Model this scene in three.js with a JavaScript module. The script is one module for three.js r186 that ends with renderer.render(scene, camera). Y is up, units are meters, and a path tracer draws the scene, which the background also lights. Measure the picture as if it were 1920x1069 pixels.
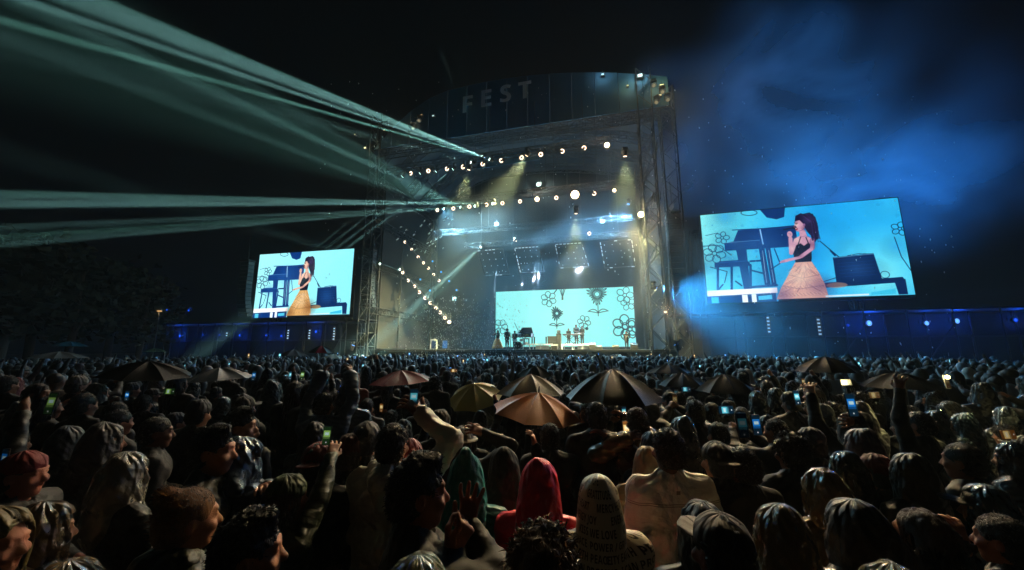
import * as THREE from 'three';
import { mergeGeometries } from 'three/addons/utils/BufferGeometryUtils.js';
import { RoundedBoxGeometry } from 'three/addons/geometries/RoundedBoxGeometry.js';
import { RectAreaLightUniformsLib } from 'three/addons/lights/RectAreaLightUniformsLib.js';
import { FontLoader } from 'three/addons/loaders/FontLoader.js';
import { TextGeometry } from 'three/addons/geometries/TextGeometry.js';
import { createNoise3D } from 'simplex-noise';

// ---------------------------------------------------------------- camera, sky, haze, exposure
const scene = new THREE.Scene();
const FOCAL = 700, PITCH = Math.atan(120 / FOCAL), EYE = 2.27;      // a 13 mm lens on a raised hand in the crowd
const camera = new THREE.PerspectiveCamera(2 * Math.atan(534.5 / FOCAL) * 180 / Math.PI, 1920 / 1069, 0.05, 900);
camera.position.set(0, EYE, 0);
camera.rotation.x = PITCH;
RectAreaLightUniformsLib.init();
{
  const w = 64, h = 32, data = new Float32Array(w * h * 4);         // overcast night sky, a little city glow
  for (let y = 0; y < h; y++) for (let x = 0; x < w; x++) {
    const i = (y * w + x) * 4, up = Math.max(0, (y + .5) / h * 2 - 1), k = .0011 * (1 - .55 * up);
    data[i] = k * .75; data[i + 1] = k; data[i + 2] = k * 1.5; data[i + 3] = 1;
  }
  const t = new THREE.DataTexture(data, w, h, THREE.RGBAFormat, THREE.FloatType);
  t.mapping = THREE.EquirectangularReflectionMapping; t.magFilter = THREE.LinearFilter; t.needsUpdate = true;
  scene.background = t; scene.environment = t;
}
scene.fog = new THREE.FogExp2(new THREE.Color().setRGB(.72, .93, 1), 0.0011);
const renderer = new THREE.WebGLRenderer({ antialias: true });
renderer.toneMapping = THREE.LinearToneMapping;
renderer.toneMappingExposure = 1;
renderer.shadowMap.enabled = true;

// ---------------------------------------------------------------- helpers
const V = (x, y, z) => new THREE.Vector3(x, y, z);
function mulberry(a) { return () => { a = (a + 0x6d2b79f5) | 0; let t = Math.imul(a ^ (a >>> 15), 1 | a); t = (t + Math.imul(t ^ (t >>> 7), 61 | t)) ^ t; return ((t ^ (t >>> 14)) >>> 0) / 4294967296; }; }
const rnd = mulberry(7), n3 = createNoise3D(mulberry(11));
const R = (a, b) => a + (b - a) * rnd(), pick = (a) => a[Math.floor(rnd() * a.length)];
const smooth = (a, b, x) => { const t = Math.min(1, Math.max(0, (x - a) / (b - a))); return t * t * (3 - 2 * t); };
const used = {};
function numbered(name) { const k = used[name] = (used[name] ?? -1) + 1; return k ? name + '_' + String(k).padStart(3, '0') : name; }
function shade(o) { o.traverse((m) => { if (m.isMesh) { m.castShadow = true; m.receiveShadow = true; } }); return o; }
function tag(o, label, category, group, kind) { if (label) o.userData.label = label; if (category) o.userData.category = category; if (group) o.userData.group = group; if (kind) o.userData.kind = kind; return o; }
function thing(name, label, category, p = V(0, 0, 0), turn = 0, group) {
  const o = new THREE.Group(); o.name = numbered(name); o.position.copy(p); o.rotation.y = turn; scene.add(o);
  return tag(o, label, category, group);
}
function part(parent, name, geo, mat) { const m = new THREE.Mesh(geo, mat); m.name = name; m.castShadow = m.receiveShadow = true; parent.add(m); return m; }
function copyOf(o, label, group) { const c = o.clone(); c.name = numbered(o.name.replace(/_\d{3}$/, '')); scene.add(c); if (label) c.userData.label = label; if (group) c.userData.group = group; return c; }
const flat = (g) => { const q = g.index ? g.toNonIndexed() : g; for (const k of Object.keys(q.attributes)) if (!['position', 'normal', 'uv'].includes(k)) q.deleteAttribute(k); return q; };
const join = (list) => mergeGeometries(list.map(flat));
function box(w, h, d, x = 0, y = 0, z = 0, rx = 0, ry = 0, rz = 0) { const g = new THREE.BoxGeometry(w, h, d); if (rx) g.rotateX(rx); if (ry) g.rotateY(ry); if (rz) g.rotateZ(rz); g.translate(x, y, z); return g; }
function cyl(r0, r1, h, x = 0, y = 0, z = 0, n = 12) { return new THREE.CylinderGeometry(r1, r0, h, n).translate(x, y + h / 2, z); }
function bar(a, b, r, n = 6) { const d = b.clone().sub(a), g = new THREE.CylinderGeometry(r, r, d.length(), n); g.applyQuaternion(new THREE.Quaternion().setFromUnitVectors(V(0, 1, 0), d.normalize())); const m = a.clone().add(b).multiplyScalar(.5); return g.translate(m.x, m.y, m.z); }
const mats = {};
function mat(key, o) { return mats[key] ??= Object.assign(o.clear ? new THREE.MeshPhysicalMaterial(o.clear) : new THREE.MeshStandardMaterial(o), { name: key.replace(/\W/g, '_') }); }
const lin = (r, g, b) => new THREE.Color().setRGB(r, g, b);
const glow = (key, c, k) => mat(key, { color: 0x000000, emissive: c, emissiveIntensity: k, roughness: .4 });
function noiseTex(n, fn, srgb) {
  const d = new Uint8Array(n * n * 4);
  for (let y = 0; y < n; y++) for (let x = 0; x < n; x++) { const v = fn(x / n, y / n), i = (y * n + x) * 4; const c = Array.isArray(v) ? v : [v, v, v]; for (let k = 0; k < 3; k++) d[i + k] = Math.max(0, Math.min(255, c[k] * 255)); d[i + 3] = 255; }
  const t = new THREE.DataTexture(d, n, n); t.wrapS = t.wrapT = THREE.RepeatWrapping; t.magFilter = THREE.LinearFilter; t.needsUpdate = true; if (srgb) t.colorSpace = THREE.SRGBColorSpace; return t;
}
const tor = (u, v, f, s) => { const a = u * 6.2832, b = v * 6.2832, r = f / 6.2832; return n3(Math.cos(a) * r + s, Math.sin(a) * r + Math.cos(b) * r, Math.sin(b) * r - s); };   // tiles
const tri = (x) => Math.abs(x - Math.floor(x) - .5) * 2;
const folds = [[2, 1], [-1, 3], [3, -2], [4, 3], [-5, 2], [1, -6], [7, 4], [-6, -7], [9, -3], [3, 10]];
const crinkleT = noiseTex(512, (u, v) => { const p = .3 * tor(u, v, 3, 4), q = .3 * tor(u, v, 3, 9); let s = 0; folds.forEach(([a, b], k) => { s += (k < 5 ? .14 : .06) * tri(a * u + b * v + k * .37 + p * (k % 3) + q * (k % 2)); }); return s; });      // creases between flat facets, as in crumpled foil
const weaveT = noiseTex(256, (u, v) => .5 + .2 * tor(u, v, 60, 3) + .25 * tor(u, v, 14, 9));
const strandT = noiseTex(256, (u, v) => .5 + .35 * tor(u, v * .08, 120, 5) + .15 * tor(u, v, 20, 2));
// where the stage stands: its front edge runs along U, its depth along W
const TURN = -14.5 * Math.PI / 180, U = V(Math.cos(TURN), 0, -Math.sin(TURN)), W = V(-Math.sin(TURN), 0, -Math.cos(TURN)), O = V(0, 0, -32.9);
const sp = (u, y, w) => O.clone().addScaledVector(U, u).addScaledVector(W, w).setY(y);
function ray(px, py) { const x = (px - 960) / FOCAL, y = -(py - 534.5) / FOCAL, c = Math.cos(PITCH), s = Math.sin(PITCH); return V(x, y * c + s, y * s - c); }
function photo(px, py, w) { const r = ray(px, py), t = (w + O.dot(W)) / r.dot(W); return r.multiplyScalar(t).add(V(0, EYE, 0)); }        // survey: the point of the plane at depth w seen there
function photoAt(px, py, d) { const r = ray(px, py); return r.multiplyScalar(d / Math.hypot(r.x, r.z)).add(V(0, EYE, 0)); }              // the same at ground distance d
function toPixel(p) { const c = Math.cos(PITCH), s = Math.sin(PITCH), y = p.y - EYE, z = -p.z, f = z * c + y * s; return [960 + FOCAL * p.x / f, 534.5 - FOCAL * (y * c - z * s) / f]; }
function local(p) { const q = p.clone().sub(O); return V(q.dot(U), p.y, -q.dot(W)); }         // stage axes: x along the front, z towards the audience
const onStage = (name, label, cat, u, y, w, group) => thing(name, label, cat, sp(u, y, w), TURN, group);

// ---------------------------------------------------------------- ground
{
  const t = noiseTex(512, (u, v) => { const a = .5 + .28 * tor(u, v, 6, 1) + .2 * tor(u, v, 40, 4) + .14 * tor(u, v, 130, 8); return [.26 * a + .03, .23 * a + .03, .17 * a + .02]; }, true); t.repeat.set(60, 60);
  const g = new THREE.PlaneGeometry(420, 420, 1, 1).rotateX(-Math.PI / 2);
  tag(part(scene, 'ground', g, mat('trampled_earth', { map: t, bumpMap: t, bumpScale: .04, roughness: .55 })), 0, 0, 0, 'structure');
}
// ---------------------------------------------------------------- the stage
const steel = mat('steel', { color: lin(.016, .018, .022), metalness: .3, roughness: .6 }), black = mat('black_paint', { color: lin(.012, .013, .015), roughness: .6 });
const blackCloth = mat('black_cloth', { color: lin(.011, .012, .014), roughness: .95, bumpMap: weaveT, bumpScale: .01 });
const bannerCloth = mat('banner_cloth', { color: lin(.02, .075, .13), roughness: .8, bumpMap: weaveT, bumpScale: .01 });
const roofCloth = mat('roof_cloth', { color: lin(.018, .03, .045), roughness: .85, side: THREE.DoubleSide });
const pale = mat('pale_paint', { color: lin(.5, .52, .55), roughness: .6 });
const bluish = lin(.05, .2, 1), warm = lin(1, .62, .3), mint = lin(.62, 1, .9), cyan = lin(.32, .92, 1);
function lattice(a, b, s, r, up = V(0, 1, 0)) {          // [chords, braces] of a box truss between two points
  const d = b.clone().sub(a), L = d.length(), x = d.clone().normalize(), y = up.clone().addScaledVector(x, -up.dot(x)).normalize(), z = x.clone().cross(y), at = (t, i, j) => a.clone().addScaledVector(x, t).addScaledVector(y, i * s / 2).addScaledVector(z, j * s / 2);
  const chords = [], braces = [], n = Math.max(2, Math.round(L / s / 1.1));
  for (const [i, j] of [[1, 1], [1, -1], [-1, 1], [-1, -1]]) chords.push(bar(at(0, i, j), at(L, i, j), r, 6));
  for (let k = 0; k < n; k++) {
    const t0 = L * k / n, t1 = L * (k + 1) / n, f = k % 2 ? 1 : -1;
    for (const j of [1, -1]) { braces.push(bar(at(t0, -f, j), at(t1, f, j), r * .55, 4)); braces.push(bar(at(t0, 1, j), at(t0, -1, j), r * .5, 4)); }
    for (const i of [1, -1]) braces.push(bar(at(t0, i, -f), at(t1, i, f), r * .55, 4));
  }
  return [join(chords), join(braces)];
}
const archY = (u) => 27.9 - .0105 * (u + 2.2) ** 2 - (u < -6 ? .055 * (u + 6) ** 2 : 0);
{
  const st = onStage('festival_stage', 'huge arched festival stage with dark blue roof banner and lattice towers', 'stage', 0, 0, 0);
  // deck and skirt
  part(st, 'stage_deck', box(29, .18, 14, -1, 2.14, -7), mat('deck_ply', { color: lin(.035, .037, .04), roughness: .35, bumpMap: weaveT, bumpScale: .004 }));
  for (let i = 0; i < 12; i++) part(st, 'skirt_panel', box(2.4, 2.03, .04, -14.1 + i * 2.416 + 0, 1.02, -.06 - .012 * (i % 2)), blackCloth);
  part(st, 'deck_edge', box(29, .1, .05, -1, 2.12, .03), steel);
  part(st, 'backdrop', box(27, 20, .1, -1, 12.2, -13.6), blackCloth);
  part(st, 'side_drape', box(.1, 18, 11, -14.6, 11.3, -7.2), blackCloth);
  part(st, 'side_drape', box(.1, 18, 11, 12.9, 11.3, -7.2), blackCloth);
  // towers
  for (const [u, w] of [[-14.2, -.6], [12.0, -.6], [-14.2, 12], [12.6, 12], [13.9, .4]]) {
    const [c, b] = lattice(V(u, 0, -w), V(u, w < 0 ? 26.4 : 25, -w), 1.15, .06, V(0, 0, 1)), t = part(st, 'tower', c, steel); part(t, 'lattice', b, steel);
  }
  // roof: arched canopy from the banner back
  const g = new THREE.PlaneGeometry(1, 1, 40, 10), p = g.attributes.position;
  for (let i = 0; i < p.count; i++) { const u = -14.5 + (p.getX(i) + .5) * 28.6, w = -1 + (p.getY(i) + .5) * 14.5, sag = .18 * Math.cos(w * 2.2) * Math.cos(u * .9); p.setXYZ(i, u, archY(u) - .3 - w * .16 + sag, -w); }
  g.computeVertexNormals();
  const roof = part(st, 'roof', g, roofCloth);
  for (const w of [0, 3, 6, 9, 12]) { // arched ribs under the canopy
    const all = [];
    for (let k = 0; k < 12; k++) { const u0 = -14.2 + k * 2.35, u1 = u0 + 2.35; all.push(...lattice(V(u0, archY(u0) - 1 - w * .16, -w), V(u1, archY(u1) - 1 - w * .16, -w), .8, .045)); }
    part(roof, 'roof_rib', join(all), steel);
  }
  for (let k = 0; k < 9; k++) { const u = -12.5 + k * 3.1; part(roof, 'purlin', join([bar(V(u, archY(u) - .7, 0), V(u, archY(u) - .7 - 12 * .16, -12), .06)]), steel); }
  // front fascia: banner panels along the arch, its foot straight
  const N = 14;
  for (let k = 0; k < N; k++) {
    const a = -14.4 + 28.4 * k / N, b = -14.4 + 28.4 * (k + 1) / N - .05, sh = new THREE.Shape([new THREE.Vector2(a, 22.5), new THREE.Vector2(b, 22.5), new THREE.Vector2(b, archY(b)), new THREE.Vector2(a, archY(a))]);
    part(st, 'banner_panel', new THREE.ExtrudeGeometry(sh, { depth: .06, bevelEnabled: false }).translate(0, 0, 1 + (k % 2) * .012), bannerCloth);
  }
  const fascia = [[], []];
  for (let k = 0; k < 12; k++) { const u0 = -14.2 + k * 2.35, l = lattice(V(u0, 22.2, .4), V(u0 + 2.35, 22.2, .4), .7, .05); fascia[0].push(l[0]); fascia[1].push(l[1]); }
  const ft = part(st, 'front_truss', join(fascia[0]), steel); part(ft, 'lattice', join(fascia[1]), steel);
  const font = await new FontLoader().loadAsync('fonts/droid/droid_sans_bold.typeface.json');
  const letterM = mat('banner_letter', { color: lin(.42, .5, .55), roughness: .8 });
  [['F', -4.9, 24.95], ['E', -3.0, 25.25], ['S', -1.0, 25.4], ['T', .85, 25.4]].forEach(([c, u, y]) => {
    const t = new TextGeometry(c, { font, size: 1.75, depth: .03, curveSegments: 6 }); t.translate(u, y, 1.08); part(st, 'banner_letter', t, letterM);
  });
  part(st, 'inner_banner', box(7, 1.3, .05, -1.6, 22.6, -4.4, 0, 0, .02), bannerCloth);
  // cross braces and catwalks of the open left and right bays
  for (const s of [-1, 1]) for (const y of [6, 10.5, 15, 19.5]) { const u = s < 0 ? -14.2 : 12.6, [c, b] = lattice(V(u, y, .2), V(u, y, -12), .6, .04), t = part(st, 'bay_truss', c, steel); part(t, 'lattice', b, steel); }
  // work lights that stay on in the roof's right-hand corner
  shade(st);
}
function hangTruss(label, u0, u1, y, w, s = .55) {
  const o = onStage('lighting_truss', label, 'truss', (u0 + u1) / 2, y, w), h = (u1 - u0) / 2, [c, b] = lattice(V(-h, 0, 0), V(h, 0, 0), s, .035);
  part(o, 'chord_frame', c, steel); part(o, 'lattice', b, steel);
  const hooks = []; for (let k = 0; k < 5; k++) hooks.push(bar(V(-h + (k + .5) * h / 2.5, s / 2, 0), V(-h + (k + .5) * h / 2.5, Math.min(24.6, archY((u0 + u1) / 2) - 1.5 - w * .16) - y, 0), .02, 4));
  part(o, 'hoist_chain', join(hooks), steel);
}
hangTruss('long upper lighting truss carrying the top row of ring lamps', -12.4, 8.9, 19.72, -1.5);
hangTruss('long lower lighting truss carrying the second row of ring lamps', -10, 9.7, 16.85, 1);
hangTruss('rear lighting truss above the square lamp frames', -7, 11.4, 13.7, 6.2, .5);
hangTruss('dark truss high behind the upper lamp row', -12.5, 11.5, 20.2, 9);
hangTruss('dark truss behind the lower lamp row', -12, 11.2, 16.2, 8.4);

// ---------------------------------------------------------------- screens
function canvas(w, h, draw) { const c = document.createElement('canvas'); c.width = w; c.height = h; draw(c.getContext('2d')); const t = new THREE.CanvasTexture(c); t.colorSpace = THREE.SRGBColorSpace; return t; }
function flower(x, cx, cy, r, n, rot = 0) { for (let k = 0; k < n; k++) { const a = rot + k * 6.283 / n; x.beginPath(); x.ellipse(cx + Math.cos(a) * r * .62, cy + Math.sin(a) * r * .62, r * .42, r * .36, a, 0, 6.3); x.stroke(); } x.beginPath(); x.arc(cx, cy, r * .22, 0, 6.3); x.stroke(); }
function daisy(x, cx, cy, r, n) { for (let k = 0; k < n; k++) { const a = k * 6.283 / n + .1, q = r * (.85 + .2 * Math.sin(k * 5.3)); x.beginPath(); x.moveTo(cx + Math.cos(a) * r * .3, cy + Math.sin(a) * r * .3); x.quadraticCurveTo(cx + Math.cos(a + .14) * q * .8, cy + Math.sin(a + .14) * q * .8, cx + Math.cos(a) * q, cy + Math.sin(a) * q); x.quadraticCurveTo(cx + Math.cos(a - .14) * q * .8, cy + Math.sin(a - .14) * q * .8, cx + Math.cos(a) * r * .3, cy + Math.sin(a) * r * .3); x.stroke(); } x.beginPath(); x.arc(cx, cy, r * .24, 0, 6.3); x.stroke(); }
function leaves(x, cx, y0, y1, s) { x.beginPath(); x.moveTo(cx, y0); x.lineTo(cx, y1); x.stroke(); for (const k of [-1, 1]) { x.beginPath(); x.moveTo(cx, y1 - s * .5); x.quadraticCurveTo(cx + k * s * .5, y1 - s * 1.5, cx + k * s * 1.5, y1 - s * .8); x.quadraticCurveTo(cx + k * s * .7, y1 - s * .7, cx, y1 - s * .5); x.stroke(); } }
function shadeSinger(x, blue, w, h) {      // the soft light of a live picture: form shading, then the blur of a camera far away
  const soft = (c, u, v, r) => { const g = x.createRadialGradient(u * w, v * h, 0, u * w, v * h, r); g.addColorStop(0, c); g.addColorStop(1, c.replace(/[\d.]+\)$/, '0)')); x.fillStyle = g; x.fillRect(u * w - r, v * h - r, 2 * r, 2 * r); };
  x.globalCompositeOperation = 'source-atop';
  soft('rgba(60,20,60,.55)', .548, .24, 26); soft('rgba(60,20,60,.45)', .57, .42, 34); soft('rgba(255,225,205,.5)', .508, .2, 20); soft('rgba(255,225,205,.45)', .5, .36, 30); soft('rgba(255,225,205,.4)', .47, .45, 26); soft('rgba(60,20,50,.4)', .5, .52, 30);
  soft(blue ? 'rgba(70,40,90,.5)' : 'rgba(90,40,10,.5)', .59, .86, 90); soft(blue ? 'rgba(70,40,90,.5)' : 'rgba(90,40,10,.5)', .39, .93, 70); soft('rgba(255,235,200,.45)', .49, .76, 80); soft('rgba(255,240,215,.3)', .52, .66, 40);
  soft('rgba(40,110,190,.35)', .32, .36, 120); soft('rgba(60,130,210,.3)', .76, .7, 90); soft('rgba(20,80,160,.35)', .15, .58, 70); soft('rgba(80,60,120,.5)', .565, .16, 40);
  const c = document.createElement('canvas'); c.width = 560; c.height = 324; const y = c.getContext('2d'); y.imageSmoothingQuality = 'high'; y.drawImage(x.canvas, 0, 0, 560, 324);
  x.imageSmoothingQuality = 'high'; x.globalCompositeOperation = 'source-over'; x.drawImage(c, 0, 0, w, h);
  const q = mulberry(9); for (let k = 0; k < 9000; k++) { x.fillStyle = q() < .5 ? 'rgba(0,15,40,.07)' : 'rgba(220,250,255,.05)'; x.fillRect(Math.floor(q() * w / 3) * 3, Math.floor(q() * h / 3) * 3, 3, 3); }
}
function singerFrame(x, blue) {     // the live picture of the singer beside her piano
  const w = 1024, h = 592, P = (u, v) => [u * w, v * h];
  const poly = (c, pts) => { x.fillStyle = c; x.beginPath(); pts.forEach((p, i) => (i ? x.lineTo(...P(...p)) : x.moveTo(...P(...p)))); x.closePath(); x.fill(); };
  const blob = (c, u, v, a, b, r = 0) => { x.fillStyle = c; x.beginPath(); x.ellipse(u * w, v * h, a * w, b * w, r, 0, 6.3); x.fill(); };
  const line = (c, t, pts) => { x.strokeStyle = c; x.lineWidth = t; x.lineCap = 'round'; x.lineJoin = 'round'; x.beginPath(); pts.forEach((p, i) => (i ? x.lineTo(...P(...p)) : x.moveTo(...P(...p)))); x.stroke(); };
  const g = x.createLinearGradient(0, 0, w, h * .3);
  if (blue) { g.addColorStop(0, '#86eef2'); g.addColorStop(.25, '#4fd2f2'); g.addColorStop(.58, '#179fec'); g.addColorStop(1, '#2ab8f4'); } else { g.addColorStop(0, '#a6f5f8'); g.addColorStop(1, '#8ef0fa'); }
  x.fillStyle = g; x.fillRect(0, 0, w, h);
  const q = mulberry(5), navy = blue ? '#06306f' : '#07347a', deep = blue ? '#052354' : '#06295e';
  if (blue) for (let k = 0; k < 150; k++) { x.fillStyle = `rgba(10,120,200,${.1 + .25 * q()})`; x.beginPath(); x.arc(q() * w, q() * h * .85, 2 + 9 * q() ** 2, 0, 6.3); x.fill(); }
  if (blue) { const gr = x.createRadialGradient(w * .86, h * .78, 10, w * .86, h * .78, 330); gr.addColorStop(0, 'rgba(150,250,245,.75)'); gr.addColorStop(1, 'rgba(120,240,250,0)'); x.fillStyle = gr; x.fillRect(0, 0, w, h); }
  if (blue) for (let k = 0; k < 22; k++) { const gx = q() * w, gy = q() * h, r = 60 + 120 * q(), gr = x.createRadialGradient(gx, gy, 0, gx, gy, r); gr.addColorStop(0, k % 2 ? 'rgba(90,220,250,.14)' : 'rgba(0,110,220,.25)'); gr.addColorStop(1, 'rgba(0,0,0,0)'); x.fillStyle = gr; x.fillRect(gx - r, gy - r, 2 * r, 2 * r); }
  x.strokeStyle = deep; x.lineWidth = 4; flower(x, .06 * w, .45 * h, 62, 6, .3); flower(x, .11 * w, .28 * h, 40, 5); x.beginPath(); x.ellipse(.27 * w, .02 * h, 44, 18, .1, 0, 6.3); x.stroke();
  line(deep, 3, [[.02, .24], [.09, .22]]); line(deep, 5, [[.03, .6], [.12, .66], [.1, .78]]); line(deep, 4, [[0, .36], [.08, .36], [.15, .48]]);
  if (blue) { flower(x, .985 * w, .32 * h, 40, 5); line(deep, 4, [[.955, .4], [.97, .6], [1, .74]]); }
  poly(navy, [[.33, 0], [.46, 0], [.45, .1], [.41, .12], [.36, .09]]);
  poly(navy, [[.2, .21], [.5, .2], [.5, .43], [.12, .43], [.12, .34], [.17, .33]]); line(navy, 6, [[.17, .2], [.33, .21]]);
  poly(navy, [[.18, .43], [.235, .43], [.235, .86], [.2, .86]]); poly(navy, [[.3, .43], [.33, .43], [.34, .84], [.31, .84]]); poly(navy, [[.335, .43], [.36, .43], [.37, .84], [.345, .84]]);
  line(blue ? '#9fd3ff' : '#c4ecff', 7, [[.318, .22], [.325, .38]]); line('#d9f4ff', 2, [[.318, .45], [.32, .8]]); line('#d9f4ff', 2, [[.35, .45], [.357, .8]]);
  poly(navy, [[.055, .56], [.09, .54], [.22, .54], [.245, .57], [.245, .61], [.055, .61]]);
  for (const [u, v] of [[.06, .85], [.135, .86], [.21, .85], [.235, .86]]) line(navy, 13, [[u + .012, .6], [u, v]]);
  line(navy, 9, [[.09, .8], [.06, .86]]); line(navy, 12, [[.25, .56], [.3, .56]]); line(navy, 10, [[.25, .66], [.31, .7]]); line(navy, 9, [[.16, .77], [.19, .82]]); line(navy, 14, [[.24, .84], [.37, .83]]);
  line(navy, 6, [[.38, .44], [.4, .6], [.35, .66]]);
  // right-hand gear
  poly(deep, [[.66, .57], [.85, .55], [.87, .83], [.66, .84]]); line(deep, 5, [[.61, .39], [.69, .57]]); line(deep, 9, [[.655, .5], [.672, .55]]); line(deep, 3, [[.73, .56], [.78, .545], [.84, .555]]);
  poly(deep, [[.56, .83], [.96, .8], [.97, .85], [.56, .88]]); poly(deep, [[.92, .82], [.97, .82], [.97, .97], [.93, .97]]); line(deep, 4, [[.57, .83], [.66, .78]]); x.strokeStyle = deep; x.lineWidth = 3; x.beginPath(); x.arc(.885 * w, .77 * h, 20, 0, 6.3); x.stroke();
  blob(blue ? 'rgba(190,140,110,.6)' : 'rgba(190,150,90,.75)', .66, .855, .05, .016);
  // riser
  poly('#ffffff', [[0, .86], [.37, .855], [.37, .91], [0, .925]]); poly(navy, [[0, .925], [.36, .91], [.36, 1], [0, 1]]); poly('#4fc7e8', [[.02, .935], [.06, .935], [.06, 1], [.02, 1]]);
  poly('#f4ffff', [[.185, .92], [.215, .92], [.215, 1], [.185, 1]]); poly('#f4ffff', [[.235, .915], [.26, .915], [.26, 1], [.235, 1]]); poly('#4fc7e8', [[.27, .94], [.34, .93], [.34, .975], [.27, .98]]);
  // the singer: ponytail, face in profile, mic, black top, wide tulle skirt
  const skin = blue ? '#c795ad' : '#e9b7a0', skinD = blue ? '#93678f' : '#b97f6c', hair = blue ? '#141338' : '#181632', tulle = blue ? '#d3a094' : '#dba765', tulleD = blue ? '#9a7078' : '#a87436';
  poly(hair, [[.545, .085], [.58, .075], [.605, .13], [.612, .24], [.605, .34], [.588, .4], [.575, .34], [.555, .28], [.54, .2]]); line(hair, 12, [[.59, .1], [.605, .2], [.6, .36]]);
  poly(skin, [[.517, .26], [.545, .26], [.552, .33], [.575, .36], [.578, .44], [.56, .5], [.5, .5], [.478, .42], [.485, .35], [.515, .32]]);
  blob(skin, .522, .205, .024, .037, -.12); poly(skin, [[.5, .2], [.492, .222], [.499, .226], [.499, .26], [.515, .275], [.53, .25], [.53, .18]]);
  poly(hair, [[.5, .16], [.507, .1], [.535, .075], [.565, .1], [.57, .2], [.55, .24], [.54, .19], [.525, .15]]); blob(skinD, .545, .205, .006, .01);
  line('#3a1828', 3, [[.503, .187], [.513, .184]]); line('#8a2f48', 4, [[.5, .238], [.51, .243]]);
  poly('#0b0d24', [[.482, .43], [.5, .41], [.515, .4], [.53, .43], [.552, .4], [.566, .42], [.56, .56], [.555, .6], [.478, .6], [.47, .48]]); line('#0b0d24', 5, [[.5, .42], [.52, .33]]); line('#0b0d24', 5, [[.555, .42], [.545, .34]]);
  line(skin, 21, [[.492, .37], [.462, .5], [.468, .34]]); blob(skin, .467, .295, .014, .02); line('#121634', 10, [[.44, .24], [.495, .226]]); blob('#0a0d22', .496, .225, .01, .012);
  line(skinD, 22, [[.575, .37], [.57, .46], [.51, .54]]); line(skin, 17, [[.575, .38], [.565, .47], [.5, .55], [.43, .575]]); poly(skin, [[.43, .56], [.405, .575], [.395, .6], [.415, .595], [.44, .59]]);
  poly(tulle, [[.475, .6], [.557, .6], [.585, .72], [.605, .84], [.615, .98], [.36, .98], [.39, .86], [.43, .74]]);
  for (let k = 0; k < 46; k++) { const a = q(), t = q() * .7; line(k % 3 ? (blue ? 'rgba(120,70,95,.5)' : 'rgba(140,85,25,.5)') : 'rgba(255,215,180,.4)', 2 + 3 * q(), [[.478 + .075 * a - .05 * t * (1 - a), .61 + t * .36], [.474 + .09 * a - (.1 * (1 - a) - .045 * a) * (t + .3), .66 + t * .36]]); }
  line(tulleD, 4, [[.44, .73], [.5, .77], [.585, .74]]); line(tulleD, 4, [[.4, .84], [.48, .88], [.6, .85]]);
  poly('#cfeffc', [[.6, .955], [.8, .95], [.8, .968], [.6, .972]]); poly('#39c2e8', [[.81, .94], [.92, .91], [.92, .96], [.81, .965]]);
  poly('#010815', [[.37, .978], [1, .975], [1, 1], [.37, 1]]);
  for (let k = 0; k < 70; k++) { const a = q(), b = q(); line(k % 3 ? '#0c0b26' : blue ? '#3a2c62' : '#45304a', 1 + 2 * q(), [[.53 + .05 * a, .085 + .03 * b], [.575 + .03 * a, .15 + .06 * b], [.57 + .045 * a, .28 + .12 * b]]); }
  line('#27102a', 3, [[.497, .172], [.505, .167], [.514, .17]]); blob('#1c0c1c', .506, .187, .0042, .0045); line('#0e0612', 2.5, [[.499, .185], [.506, .181], [.514, .186]]); line(skinD, 2.5, [[.497, .2], [.492, .221], [.5, .226]]); blob('#7a1c34', .503, .243, .0065, .009); blob('#f4e4e4', .502, .239, .004, .0022); line(skinD, 3, [[.505, .268], [.53, .262], [.541, .24]]); line(skinD, 3, [[.52, .33], [.545, .325], [.565, .345]]);
  for (let k = 0; k < 4; k++) { line(skinD, 1.6, [[.458 + k * .004, .285 + k * .006], [.474, .282 + k * .008]]); line(skinD, 1.6, [[.402 + .002 * k, .585 + k * .004], [.424, .572 + k * .006]]); }
  for (const v of [.66, .72, .79, .86, .93]) for (let k = 0; k < 26; k++) { const t = k / 26, l = .478 - (v - .6) * .3, r2 = .557 + (v - .6) * .16, u = l + (r2 - l) * t; line(k % 2 ? (blue ? 'rgba(110,66,92,.35)' : 'rgba(120,72,26,.4)') : 'rgba(255,226,196,.35)', 2 + 2 * q(), [[u, v - .015 + .012 * q()], [u + .012, v + .008 + .014 * q()]]); }
  for (let k = 0; k < 5; k++) line(blue ? '#2b62a8' : '#2a67b4', 1.5, [[.13, .35 + k * .014], [.29, .352 + k * .014]]); line('#8fd0ff', 2, [[.125, .338], [.31, .336]]); line(blue ? '#1d4f94' : '#1b4d9a', 2, [[.35, .23], [.49, .215]]); line('#5fb0ee', 1.5, [[.07, .555], [.23, .553]]);
  for (let k = 0; k < 6; k++) line(blue ? '#123f7c' : '#11407f', 2, [[.68, .6 + k * .035], [.845, .588 + k * .035]]); line('#7fc8f4', 2, [[.665, .575], [.848, .557]]);
  shadeSinger(x, blue, w, h);
}
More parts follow.
